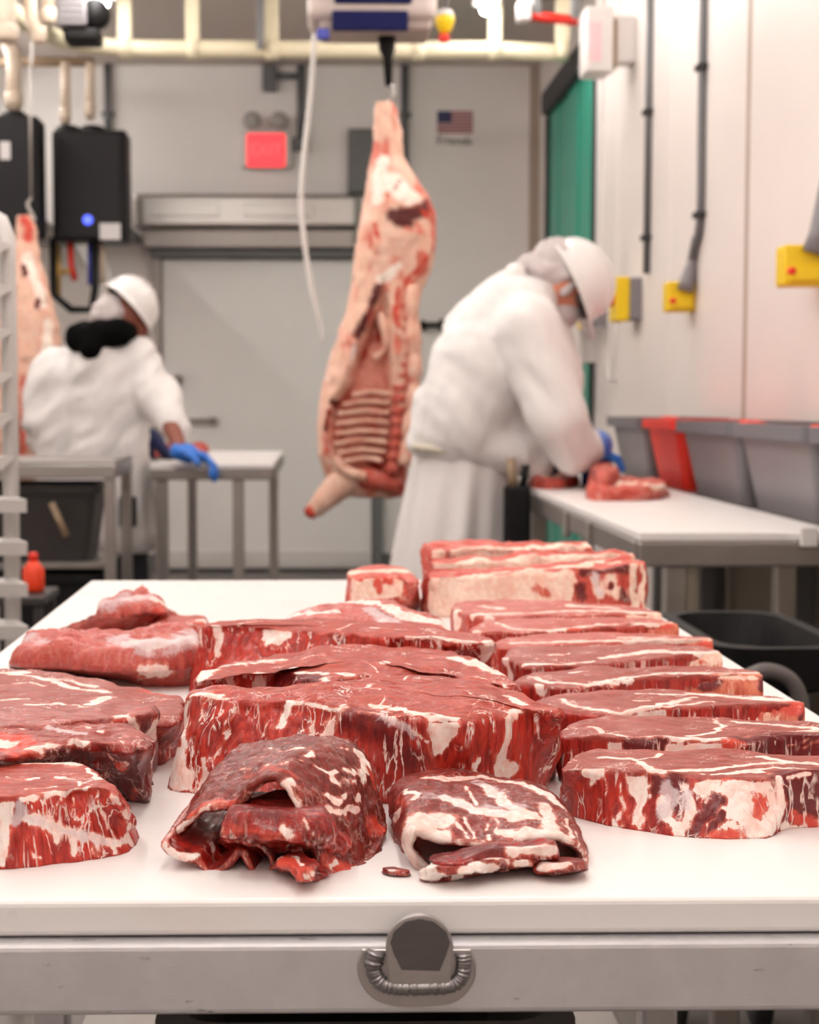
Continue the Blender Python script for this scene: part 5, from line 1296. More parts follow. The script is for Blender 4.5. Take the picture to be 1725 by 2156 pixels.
slab('inner_fold', [(452, 1720), (480, 1684), (560, 1662), (640, 1664), (690, 1690), (700, 1722), (660, 1734), (560, 1724), (490, 1728)], ZT + .033, MM['inner'],
     [(446, 1776), (520, 1750), (680, 1745), (740, 1770), (735, 1815), (660, 1815), (580, 1806), (500, 1800)], N=260, rows=26, rings=26, seed=62, bevel=(.008, .01), edge=.003, side_amp=.003, top_amp=.002, parent=fo, ops=[
    ('s', [(540, 1736), (600, 1748), (660, 1740), (700, 1770)], .004, .6), ('f', [(580, 1748), (610, 1754)], .003, .8), ('f', [(452, 1720), (455, 1760)], .0022, .8), ('r', [(470, 1755), (520, 1745), (560, 1765), (620, 1780)], .004, .6), ('f', [(640, 1720), (660, 1750), (690, 1770)], .0012), ('d', [(520, 1690), (600, 1700)], .012, .5)])
slab('ragged_flap', [(570, 1800), (600, 1790), (660, 1792), (690, 1806), (684, 1822), (650, 1832), (640, 1842), (620, 1830), (596, 1824)], ZT + .013, MM['inner'],
     [(585, 1822), (620, 1815), (690, 1818), (700, 1836), (668, 1858), (640, 1864), (625, 1848), (598, 1838)], N=200, rows=14, rings=14, seed=63, bevel=(.003, .004), edge=.004, side_amp=.003, parent=fo, ops=[('f', [(575, 1800), (592, 1822)], .003), ('r', [(600, 1820), (650, 1846)], .008), ('f', [(650, 1848), (668, 1836)], .0015), ('f', [(620, 1800), (640, 1815)], .0015)])
wv = [(352, 1772), (368, 1790), (392, 1800), (416, 1802), (430, 1818), (442, 1832), (460, 1829), (480, 1810), (500, 1790), (516, 1794), (528, 1815), (540, 1838), (556, 1842), (571, 1828), (568, 1804), (548, 1784), (515, 1774), (480, 1776)]
sheet('wavy_flap', [[(u, v, .8835), (u + (30 if i < 6 else 16), v - 42, .915), (u + (70 if i < 6 else 36), v - 98, .962)] for i, (u, v) in enumerate(wv)], .0042, MM['inner'], 220, 40, 64, amp=.0005, parent=fo, rimfat=.42, ops=[('f', [(352, 1772), (370, 1790), (410, 1802)], .003), ('d', [(410, 1770), (470, 1780)], .006, .4), ('f', [(440, 1745), (450, 1790)], .0018, .8)], tone0=.8)
# flank roll
fl2 = thing('flank_roll', 'rolled flank steak with white fat streaks, front right of centre', 'meat roll', onz(1030, 1800, ZT))
sheet('outer_fold', [
    [(905, 1846, .884), (850, 1800, .915), (830, 1765, .945)],
    [(866, 1815, .880), (836, 1750, .925), (818, 1712, .965)],
    [(852, 1770, .880), (838, 1700, .930), (824, 1662, .985)],
    [(872, 1742, .880), (862, 1668, .935), (850, 1636, 1.000)],
    [(925, 1758, .880), (915, 1662, .938), (900, 1624, 1.006)],
    [(985, 1768, .880), (975, 1668, .938), (960, 1622, 1.008)],
    [(1050, 1770, .880), (1040, 1672, .938), (1020, 1624, 1.008)],
    [(1110, 1760, .880), (1100, 1676, .936), (1075, 1632, 1.002)],
    [(1165, 1758, .882), (1150, 1686, .934), (1120, 1644, .992)],
    [(1206, 1772, .884), (1190, 1708, .930), (1155, 1664, .978)],
    [(1232, 1800, .888), (1222, 1750, .925), (1190, 1700, .962)],
    [(1228, 1830, .886), (1238, 1795, .915), (1225, 1755, .945)]], .0075, MM['flank'], 220, 100, 71, amp=.0011, parent=fl2, rimfat=.55, fine=.0006, lump=.001, tone0=.35, ops=[
    ('f', [(900, 1632), (960, 1636), (1020, 1632), (1100, 1646), (1160, 1670), (1180, 1690)], .0045), ('f', [(850, 1660), (880, 1668), (870, 1680)], .002), ('f', [(940, 1680), (1000, 1700), (1060, 1710), (1130, 1716)], .0042), ('f', [(1020, 1650), (1070, 1690), (1120, 1710)], .0042), ('f', [(985, 1650), (1010, 1690)], .0016), ('f', [(1150, 1695), (1160, 1740)], .0045), ('f', [(1195, 1720), (1205, 1760)], .0018), ('f', [(1215, 1740), (1226, 1790)], .0014), ('f', [(850, 1745), (890, 1720), (930, 1724)], .0085), ('f', [(860, 1780), (855, 1810), (880, 1835)], .008), ('f', [(980, 1720), (1000, 1760)], .0014), ('f', [(1012, 1716), (1030, 1765)], .0013), ('f', [(1040, 1720), (1050, 1750)], .001), ('f', [(960, 1730), (980, 1760)], .0014), ('f', [(1060, 1750), (1120, 1745), (1190, 1762)], .0045), ('f', [(825, 1725), (836, 1712)], .0035), ('f', [(880, 1745), (930, 1752)], .006), ('s', [(920, 1676), (980, 1690), (1050, 1700), (1100, 1690)], .012, .7), ('s', [(1000, 1640), (1060, 1670)], .009, .7), ('s', [(1110, 1660), (1140, 1700)], .007, .6), ('d', [(1080, 1640), (1130, 1652)], .005, .5), ('r', [(835, 1680), (850, 1690)], .005, .5), ('d', [(848, 1640), (880, 1640)], .005, .4)])
slab('lower_fold', [(895, 1812), (960, 1796), (1060, 1790), (1140, 1788), (1160, 1796), (1150, 1808), (1080, 1812), (1000, 1822), (920, 1826)], ZT + .0125, MM['flank'],
     [(880, 1836), (960, 1815), (1100, 1806), (1170, 1806), (1160, 1822), (1080, 1830), (1010, 1842), (930, 1856), (890, 1852)], N=240, rows=16, rings=14, seed=72, bevel=(.003, .004), edge=.003, side_amp=.0025, parent=fl2, ops=[
    ('f', [(900, 1815), (960, 1806), (1050, 1800), (1130, 1796)], .0032), ('f', [(880, 1842), (960, 1850), (1040, 1832)], .0035), ('f', [(1000, 1815), (1012, 1840)], .0035), ('f', [(1095, 1800), (1100, 1820)], .005), ('r', [(930, 1825), (990, 1832)], .005, .4), ('f', [(890, 1830), (905, 1852)], .007)])
slab('inner_layer', [(905, 1800), (930, 1780), (1010, 1775), (1120, 1775), (1180, 1785), (1175, 1798), (1060, 1798), (960, 1806)], ZT + .0155, MM['inner'], [(905, 1822), (960, 1800), (1150, 1795), (1190, 1805), (1060, 1818), (960, 1828)], N=180, rows=12, rings=14, seed=73, edge=.003, top_amp=.002, parent=fl2, ops=[('f', [(1080, 1782), (1170, 1792)], .004), ('d', [(920, 1785), (1040, 1782)], .008, .7)])
slab('curled_end', [(1128, 1814), (1150, 1806), (1200, 1806), (1236, 1808), (1238, 1820), (1190, 1824), (1140, 1826)], ZT + .0085, MM['flank'], [(1122, 1828), (1180, 1818), (1242, 1818), (1240, 1838), (1190, 1842), (1126, 1846)], N=160, rows=10, rings=12, seed=74, edge=.0025, bevel=(.002, .002), parent=fl2, ops=[('f', [(1135, 1815), (1200, 1812)], .003), ('r', [(1128, 1836), (1145, 1838)], .004), ('f', [(1130, 1826), (1160, 1820)], .002)])
tag(slab('meat_scrap', [(801, 1832), (820, 1829), (858, 1834), (866, 1838), (850, 1841), (818, 1838)], ZT + .0022, MM['flank'], [(800, 1834), (822, 1831), (866, 1838), (868, 1842), (850, 1845), (815, 1840)], N=90, rows=5, rings=8, seed=75, edge=.0012, side_amp=.0005, bevel=(.0008, .001), ops=[('f', [(820, 1840), (860, 1842)], .0012)]),
    'thin meat scrap lying left of the flank roll', 'meat scrap')
# ------------------------------------------------------------------ blended solid bodies (capsules and ellipsoids fused by a voxel remesh)
def sphere_pts(nu=16, nv=10):
    V = [(0, 0, 1)] + [(math.sin(PI * j / nv) * math.cos(2 * PI * i / nu), math.sin(PI * j / nv) * math.sin(2 * PI * i / nu), math.cos(PI * j / nv)) for j in range(1, nv) for i in range(nu)] + [(0, 0, -1)]
    Fc = [(0, 1 + i, 1 + (i + 1) % nu) for i in range(nu)]
    for j in range(nv - 2):
        for i in range(nu):
            a, b = 1 + j * nu + i, 1 + j * nu + (i + 1) % nu
            Fc.append((a, a + nu, b + nu, b))
    l = len(V) - 1; k = 1 + (nv - 2) * nu
    Fc += [(k + i, l, k + (i + 1) % nu) for i in range(nu)]
    return np.array(V), Fc
SPV, SPF = sphere_pts()
def blob(name, prims, voxel, mat, parent=None, smooth=5, disp=None):
    V, Fc = [], []
    def add(v, f):
        o = len(V)
        V.extend(map(tuple, v)); Fc.extend(tuple(i + o for i in q) for q in f)
    for pr in prims:
        if pr[0] == 'c':
            _, p1, p2, r1, r2 = pr
            p1, p2 = np.array(p1, float), np.array(p2, float)
            n = max(4, int(np.linalg.norm(p2 - p1) / max(min(r1, r2) * .5, 1e-3)))
            n = min(n, 24)
            ax = (p2 - p1); L_ = np.linalg.norm(ax); ax = ax / (L_ + 1e-9)
            ts = [-.96, -.7, -.35] ; pts, rs = [], []
            for t in ts: pts.append(p1 + ax * r1 * t); rs.append(r1 * math.sqrt(1 - t * t))
            for k in range(n + 1):
                t = k / n; pts.append(p1 + (p2 - p1) * t); rs.append(r1 + (r2 - r1) * t)
            for t in (.35, .7, .96): pts.append(p2 + ax * r2 * t); rs.append(r2 * math.sqrt(1 - t * t))
            v, f = tube_geo(pts, rs, 16)
            add(v, f)
        else:
            _, c, r, rot = pr
            v = (SPV * np.array(r)) @ np.array(Euler(rot).to_matrix()).T + np.array(c)
            add(v, SPF)
    me = meshd(name + '_src', V, Fc)
    o = bpy.data.objects.new(name, me); COL.objects.link(o)
    md = o.modifiers.new('fuse', 'REMESH'); md.mode = 'VOXEL'; md.voxel_size = voxel; md.adaptivity = 0
    if smooth:
        sm = o.modifiers.new('smooth', 'SMOOTH'); sm.iterations = smooth; sm.factor = .5
    dg = bpy.context.evaluated_depsgraph_get(); dg.update()
    m2 = bpy.data.meshes.new_from_object(o.evaluated_get(dg))
    bpy.data.objects.remove(o)
    m2.name = name
    if disp:
        n = len(m2.vertices)
        co = np.zeros(n * 3); m2.vertices.foreach_get('co', co); co = co.reshape(-1, 3)
        no = np.zeros(n * 3); m2.vertices.foreach_get('normal', no); no = no.reshape(-1, 3)
        seed, amp, sc = disp
        sm_ = np.array(sc, float)
        w = fbm(co @ sm_.T if sm_.ndim == 2 else co * sm_, seed, 3)
        w = np.sign(w) * np.abs(w) ** .8
        co = co + no * (amp * w)[:, None]
        m2.vertices.foreach_set('co', co.reshape(-1)); m2.update()
    m2.materials.clear()
    return put(name, m2, mat, parent, True)
M_COAT = simple('white_coat_cotton', (236, 232, 230), .8, var=.03, scale=60, bump=.15)
M_APRON = simple('white_apron_cloth', (228, 223, 221), .75, var=.04, scale=50, bump=.15)
M_HELMET = simple('white_hard_hat', (238, 235, 233), .22, var=.02)
M_HELIN = simple('hard_hat_lining', (96, 90, 90), .6)
M_NET = simple('hair_net', (196, 186, 184), .8, var=.15, scale=150, bump=.3)
M_SKIN = simple('skin', (206, 132, 104), .5, var=.08, scale=40)
M_SKIN2 = simple('brown_skin', (128, 68, 50), .5, var=.1, scale=40)
M_GLOVE = simple('blue_nitrile_glove', (40, 112, 206), .4, var=.08, bump=.1)
M_GLOVED = simple('navy_cut_glove', (40, 48, 92), .7, var=.2, scale=120)
M_TROUS = simple('dark_trousers', (34, 34, 40), .8)
M_BOOT = simple('black_rubber_boot', (22, 22, 24), .45)
M_HOOD = simple('black_hood_fabric', (6, 6, 6), .95, spec=.1)
M_BELT = simple('apron_tie', (206, 198, 180), .7)
M_PINKH = simple('magenta_handle', (150, 24, 72), .45)
M_HAIRD = simple('dark_eyewear', (40, 30, 28), .4)

def helmet(parent, base_c, axis, front, r=.118, h=.118):
    """hard hat: dome with brim, peak to the front, lining and suspension band"""
    a = np.array(axis, float); a /= np.linalg.norm(a)
    f = np.array(front, float); f -= a * (f @ a); f /= np.linalg.norm(f)
    s = np.cross(a, f)
    n = 40
    def ring(rad, up, peak=0.0):
        P = []
        for i in range(n):
            t = 2 * PI * i / n
            ext = peak * max(0, math.cos(t)) ** 3
            P.append(tuple(np.array(base_c) + f * (rad * 1.12 * math.cos(t) + ext) + s * rad * math.sin(t) + a * (up - ext * .12)))
        return P
    loops = [ring(r * .93, .004), ring(r * 1.1, -.006, .045), ring(r * 1.1, .0, .045), ring(r * 1.02, .008)]
    for k in range(1, 9):
        t = PI / 2 * k / 9
        loops.append(ring(r * math.cos(t) ** .85 + .001, .01 + h * math.sin(t)))
    loops.append(ring(.004, .01 + h))
    o = loft('hard_hat', loops, M_HELMET, parent, False, True, True)
    # inner shell seen from below
    L2 = [ring(r * .925, .004)] + [ring(r * .9 * math.cos(PI / 2 * k / 6) + .002, .006 + h * .9 * math.sin(PI / 2 * k / 6)) for k in range(1, 7)]
    loft('lining', L2, M_HELIN, o, False, True, True)
    rid = [tuple(np.array(base_c) + f * (r * 1.1 * math.cos(t)) + a * (.012 + h * math.sin(t) + .004)) for t in np.linspace(.25, PI - .25, 20)]
    tube('crown_ridge', rid, .008, M_HELMET, o, 8)
    return o
def hand(parent, name, wrist, direc, palm_n, mat, size=1.0, curl=.5, spread=.16, thumb=1):
    """palm with five separate bent fingers"""
    d = np.array(direc, float); d /= np.linalg.norm(d)
    nrm_ = np.array(palm_n, float); nrm_ -= d * (nrm_ @ d); nrm_ /= np.linalg.norm(nrm_)
    s = np.cross(d, nrm_)
    w = np.array(wrist, float); S = size
    pr = [('c', w, w + d * .03 * S, .027 * S, .03 * S)]
    for k in range(4):
        off = s * (k - 1.5) * .021 * S
        pr.append(('c', w + d * .02 * S + off * .7, w + d * .085 * S + off, .017 * S, .0125 * S))
        L_ = (.068, .078, .072, .056)[k] * S
        q = w + d * .085 * S + off
        dd = d + s * (k - 1.5) * spread; dd /= np.linalg.norm(dd)
        for seg_, fr in ((0, .42), (1, .33), (2, .25)):
            ang = curl * (seg_ + 1) * .55
            v = dd * math.cos(ang) + nrm_ * math.sin(ang)
            e = q + v * L_ * fr
            pr.append(('c', q, e, .0105 * S, .009 * S)); q = e
    q = w + d * .025 * S + s * thumb * .03 * S
    e = q + (d * .6 + s * thumb * .8 + nrm_ * .3) * .04 * S
    e2 = e + (d * .9 + s * thumb * .2 + nrm_ * .5) * .032 * S
    pr += [('c', q, e, .014 * S, .012 * S), ('c', e, e2, .0115 * S, .0095 * S)]
    return blob(name, pr, .0045, mat, parent, 3)
def skirt(name, rings, mat, parent, folds=9, amp=.02, seed=0, n=120):
    """hanging cloth: rings = (centre, rx, ry) from top to bottom, folds deepening downward"""
    loops = []
    m = len(rings)
    for k, (c, rx_, ry_) in enumerate(rings):
        lp = []
        for i in range(n):
            t = 2 * PI * i / n
            g = k / (m - 1)
            fo_ = 1 + amp / max(rx_, .05) * g * (math.sin(folds * t + seed) + .6 * math.sin((folds * 2 - 3) * t + 2.1 * seed))
            lp.append((c[0] + rx_ * fo_ * math.cos(t), c[1] + ry_ * fo_ * math.sin(t), c[2]))
        loops.append(lp)
    inner = [[((x - c[0]) * .965 + c[0], (y - c[1]) * .965 + c[1], z) for x, y, z in lp] for lp, (c, _, _) in zip(loops, rings)]
    return loft(name, loops + inner[::-1], mat, parent, False, False, True)

# ------------------------------------------------------------------ right-hand worker (profile, bent over the table)
DW = 5.0
def W(u, v, dy=0.0): return ony(u, v, DW + dy)
pw = thing('person', 'person in white coat, apron and hard hat bent over the right table', 'person', (W(960, 900)[0], DW, 0))
hipx = W(965, 930)
gx = hipx[0]
ax_h = np.array((.9, 0, .42)); fc_h = np.array((.42, 0, -.9))
hc = W(1186, 600)
blob('body', [('c', (gx - .01, DW - .06, .9), (gx - .02, DW - .09, .5), .07, .062), ('c', (gx - .02, DW - .1, .5), (gx - .04, DW - .1, .1), .06, .042),
              ('c', (gx + .02, DW + .06, .9), (gx + .04, DW + .09, .5), .07, .062), ('c', (gx + .04, DW + .1, .5), (gx + .03, DW + .1, .1), .06, .042),
              ('c', (gx - .04, DW - .1, .05), (gx + .12, DW - .1, .04), .045, .035), ('c', (gx + .03, DW + .1, .05), (gx + .19, DW + .1, .04), .045, .035),
              ('c', W(970, 925, -.07), W(1030, 770, -.09), .11, .12), ('c', W(970, 925, .07), W(1030, 770, .09), .11, .12), ('c', W(1030, 770, -.08), W(1085, 670, -.1), .12, .09), ('c', W(1030, 770, .08), W(1085, 670, .1), .12, .09),
              ('c', W(1095, 655), W(1165, 612), .062, .056),
              ('e', hc, (.095, .078, .115), (0, math.radians(65), 0)), ('e', hc + fc_h * .06 - ax_h * .035, (.06, .055, .07), (0, math.radians(65), 0)),
              ('c', hc + fc_h * .1 - ax_h * .0, hc + fc_h * .118 - ax_h * .02, .012, .015), ('e', hc - ax_h * .01 + np.array((0, -.08, 0)), (.02, .012, .034), (0, math.radians(65), 0)),
              ('c', W(1110, 690, -.22), W(1195, 925, -.25), .05, .042), ('c', W(1195, 925, -.25), W(1250, 945, -.02), .04, .03),
              ('c', W(1110, 690, .2), W(1175, 900, .22), .05, .042), ('c', W(1175, 900, .22), W(1162, 960, .02), .04, .032)], .012, M_SKIN, pw, 4)
def cap(u, v, dy, u2, v2, dy2, r1, r2): return ('c', W(u, v, dy), W(u2, v2, dy2), r1, r2)
blob('coat', [cap(968, 905, -.08, 1020, 770, -.09, .145, .16), cap(968, 905, .08, 1020, 770, .09, .145, .16), cap(1020, 770, -.09, 1085, 668, -.1, .16, .13), cap(1020, 770, .09, 1085, 668, .1, .16, .13),
              cap(1000, 700, 0, 1080, 640, 0, .1, .105), cap(1092, 640, -.02, 1140, 622, -.02, .1, .07),
              cap(1108, 690, -.24, 1176, 880, -.275, .1, .095), cap(1176, 880, -.275, 1212, 950, -.24, .095, .075), cap(1212, 950, -.24, 1246, 942, -.06, .075, .052),
              cap(1105, 690, .19, 1180, 880, .22, .1, .085), cap(1180, 880, .22, 1165, 940, .08, .08, .055),
              cap(905, 840, -.06, 890, 930, -.08, .05, .05), cap(905, 840, .06, 890, 930, .08, .05, .05), cap(985, 935, -.1, 1090, 955, -.1, .105, .075), cap(1040, 900, -.05, 1130, 985, -.1, .1, .05), cap(985, 935, .1, 1080, 950, .1, .1, .07), cap(1130, 720, 0, 1160, 800, .02, .11, .1), cap(1160, 800, .02, 1140, 900, 0, .1, .1)],
     .012, M_COAT, pw, 4, (5, .010, ((11, 4, 8), (0, 8, 0), (-2, 0, 3))))
col_ = blob('collar', [cap(1085, 580, -.07, 1150, 660, -.09, .03, .022), cap(1085, 575, .07, 1150, 640, .09, .03, .022), cap(1085, 577, -.07, 1085, 575, .07, .034, .034)], .009, M_COAT, pw, 4)
rg_ = []
for v, u0, u1, ry_ in ((940, 872, 1072, .17), (985, 866, 1078, .185), (1060, 852, 1076, .2), (1140, 838, 1074, .21), (1230, 826, 1078, .215), (1330, 816, 1080, .22), (1420, 812, 1082, .22)):
    a_, b_ = W(u0, v), W(u1, v)
    rg_.append((((a_[0] + b_[0]) / 2, DW, a_[2]), (b_[0] - a_[0]) / 2, ry_))
ap = skirt('apron', rg_, M_APRON, pw, 8, .022, 1.3)
tp = [((u), v) for u, v in ((868, 940), (930, 948), (1000, 958), (1050, 972), (1085, 985))]
tube('apron_tie', catmull([W(u, v, -.2 + abs(u - 970) * .0006) for u, v in tp], 24), .011, M_BELT, ap, 8)
blob('trousers', [('c', (gx - .01, DW - .06, .8), (gx - .02, DW - .09, .5), .075, .08), ('c', (gx - .02, DW - .1, .5), (gx - .04, DW - .1, .13), .085, .075), ('c', (gx + .02, DW + .06, .8), (gx + .04, DW + .09, .5), .075, .08), ('c', (gx + .04, DW + .1, .5), (gx + .03, DW + .1, .13), .085, .075)], .015, M_TROUS, pw, 3)
for sx_, sy_ in ((gx - .04, -.1), (gx + .03, .1)):
    blob('boot', [('c', (sx_, DW + sy_, .3), (sx_, DW + sy_, .08), .068, .06), ('c', (sx_, DW + sy_, .062), (sx_ + .18, DW + sy_, .05), .06, .048)], .012, M_BOOT, pw, 3)
helmet(pw, W(1200, 597), ax_h, fc_h)
nt_o = blob('hair_net', [('e', hc - fc_h * .05 + ax_h * .01, (.1, .098, .095), (0, math.radians(65), 0)), ('c', W(1110, 560, -.02), W(1150, 560, -.02), .035, .055), ('c', W(1140, 570, -.06), W(1190, 580, -.08), .03, .022)], .009, M_NET, pw, 3, (8, .005, (40, 40, 40)))
blob('beard_net', [('e', hc + fc_h * .075 - ax_h * .045, (.056, .064, .07), (0, math.radians(65), 0)), ('c', W(1188, 615, -.075), W(1205, 600, -.08), .018, .014)], .008, M_NET, pw, 3)
g0 = hc + fc_h * .098 + ax_h * .018
tube('eyewear', [g0 + np.array((0, -.075, 0)) - fc_h * .05, g0 + np.array((0, -.066, 0)), g0 + np.array((0, -.03, 0)) + fc_h * .012, g0 + np.array((0, .03, 0)) + fc_h * .012, g0 + np.array((0, .066, 0))], .013, M_HAIRD, pw, 8)
hand(pw, 'glove', W(1246, 950, -.06), (.2, .55, -.35), (.2, 0, -1), M_GLOVE, 1.15, .6, thumb=-1)
blob('glove_cuff', [cap(1246, 942, -.1, 1258, 938, -.02, .052, .05), cap(1258, 938, -.02, 1262, 955, .04, .048, .04)], .008, M_GLOVE, pw, 3)
hand(pw, 'glove', W(1163, 962, .02), (-.15, -.1, -1), (.8, -.3, 0), M_GLOVED, 1.05, .7)
sc_ = thing('knife_scabbard', 'black knife scabbard hanging at the right worker\'s hip', 'knife scabbard', W(1088, 1140, -.24))
a_ = W(1086, 1000, -.24)
b_ = W(1080, 1150, -.24)
bm = bmesh.new(); bm_box(bm, (a_[0] - .035, a_[1] - .02, b_[2]), (a_[0] + .045, a_[1] + .02, a_[2] - .03), .012, 2); bm_out('sheath', bm, M_BLACK, sc_)
tube('knife_handle', [(a_[0] - .01, a_[1], a_[2] - .04), (a_[0] - .015, a_[1], a_[2] + .05)], .014, M_TAN, sc_, 10)
tube('knife_handle', [(a_[0] + .022, a_[1], a_[2] - .04), (a_[0] + .03, a_[1], a_[2] + .03)], .012, M_BLACK, sc_, 10)
tube('hanging_strap', catmull([W(1078, 965, -.2), W(1085, 990, -.215), W(1095, 1040, -.225), W(1105, 1100, -.22), W(1100, 1180, -.22)], 20), .007, M_BELT, sc_, 6)
# ------------------------------------------------------------------ left-hand worker (back turned, black hood)
DL = 6.55
def Q(u, v, dy=0.0): return ony(u, v, DL + dy)
pl_ = thing('person', 'person seen from behind in white coat with black hood at the left bench', 'person', (Q(200, 900)[0], DL, 0))
lx_ = Q(205, 930)[0]
ah = np.array((.66, .25, .66)); fh = np.array((.55, .45, -.6))
hl = Q(262, 668, .02)
blob('body', [('c', (lx_ - .1, DL, .9), (lx_ - .1, DL - .02, .5), .085, .062), ('c', (lx_ - .1, DL - .02, .5), (lx_ - .1, DL, .1), .06, .042), ('c', (lx_ + .1, DL, .9), (lx_ + .12, DL - .02, .5), .085, .062), ('c', (lx_ + .12, DL - .02, .5), (lx_ + .14, DL, .1), .06, .042),
              ('c', (lx_ - .1, DL, .05), (lx_ - .06, DL + .15, .04), .045, .035), ('c', (lx_ + .14, DL, .05), (lx_ + .18, DL + .15, .04), .045, .035),
              ('c', Q(170, 920), Q(175, 800), .09, .09), ('c', Q(240, 920), Q(240, 790), .08, .08), ('c', Q(200, 780), Q(215, 720), .1, .07), ('c', Q(215, 725), Q(245, 685, .02), .06, .056),
              ('e', hl, (.09, .085, .11), (0, .6, 0)), ('c', hl + fh * .09, hl + fh * .11, .014, .014), ('e', Q(290, 690, .02), (.05, .05, .05), (0, 0, 0)),
              ('c', Q(295, 755), Q(345, 865, -.1), .05, .042), ('c', Q(345, 865, -.1), Q(380, 945, -.33), .042, .032), ('c', Q(105, 780), Q(78, 880, -.02), .05, .042), ('c', Q(78, 880, -.02), Q(95, 955, .15), .042, .032)], .013, M_SKIN2, pl_, 4)
def capl(u, v, dy, u2, v2, dy2, r1, r2): return ('c', Q(u, v, dy), Q(u2, v2, dy2), r1, r2)
blob('coat', [capl(140, 800, 0, 135, 940, 0, .125, .125), capl(205, 780, 0, 200, 940, -.01, .15, .14), capl(262, 790, 0, 262, 940, 0, .105, .1), capl(120, 775, 0, 290, 755, 0, .09, .085), capl(205, 740, 0, 215, 760, 0, .1, .12), capl(240, 900, 0, 290, 965, 0, .08, .05),
              capl(296, 762, 0, 345, 858, -.09, .088, .088), capl(345, 858, -.09, 362, 890, -.17, .088, .07), capl(108, 785, 0, 84, 880, -.02, .085, .078), capl(84, 880, -.02, 92, 925, .08, .078, .06)], .013, M_COAT, pl_, 4, (11, .014, ((10, 3, -10), (0, 6, 0), (3, 0, 3))))
rg_ = []
for v, u0, u1, ry_ in ((955, 95, 312, .15), (1000, 92, 316, .16), (1060, 90, 320, .17), (1120, 88, 324, .175), (1160, 88, 328, .18)):
    a_, b_ = Q(u0, v), Q(u1, v)
    rg_.append((((a_[0] + b_[0]) / 2, DL, a_[2]), (b_[0] - a_[0]) / 2, ry_))
skirt('apron', rg_, M_APRON, pl_, 7, .015, .4)
blob('trousers', [('c', (lx_ - .1, DL, .9), (lx_ - .1, DL - .02, .5), .1, .085), ('c', (lx_ - .1, DL - .02, .5), (lx_ - .1, DL, .13), .085, .075), ('c', (lx_ + .1, DL, .9), (lx_ + .12, DL - .02, .5), .1, .085), ('c', (lx_ + .12, DL - .02, .5), (lx_ + .14, DL, .13), .085, .075)], .016, M_TROUS, pl_, 3)
for sx_ in (lx_ - .1, lx_ + .14):
    blob('boot', [('c', (sx_, DL, .32), (sx_, DL, .08), .068, .06), ('c', (sx_, DL, .062), (sx_ + .04, DL + .17, .05), .06, .048)], .012, M_BOOT, pl_, 3)
blob('hood', [capl(165, 715, -.1, 250, 700, -.08, .055, .06), capl(190, 735, -.14, 200, 700, -.1, .045, .05), capl(215, 700, -.05, 265, 698, -.03, .06, .05), capl(160, 705, -.1, 180, 700, -.02, .045, .05)], .01, M_HOOD, pl_, 3)
helmet(pl_, Q(268, 650, .03), ah, fh, .112, .112)
blob('hair_net', [('e', Q(236, 662, .0), (.085, .085, .08), (0, .6, 0)), ('e', Q(214, 668, -.02), (.05, .06, .05), (0, 0, 0))], .009, M_NET, pl_, 3, (8, .005, (40, 40, 40)))
hand(pl_, 'glove', Q(376, 950, -.33), (.9, -.1, -.22), (.1, -.2, -1), M_GLOVE, 1.3, .95, thumb=-1)
hand(pl_, 'glove', Q(318, 918, .12), (.4, .2, -.5), (0, 0, -1), M_GLOVED, 1.2, .7)
ks = thing('knife_scabbard', 'black scabbard with magenta-handled knife at the left worker\'s side', 'knife scabbard', Q(268, 1110, -.2))
a_, b_ = Q(251, 1045, -.2), Q(288, 1110, -.2)
box('sheath', (a_[0], a_[1] - .02, b_[2]), (b_[0], a_[1] + .02, a_[2]), M_BLACK, ks, .01, 2)
tube('knife_handle', [((a_[0] + b_[0]) / 2, a_[1] - .022, b_[2] + .01), ((a_[0] + b_[0]) / 2, a_[1] - .022, a_[2] + .03)], .016, M_PINKH, ks, 10)

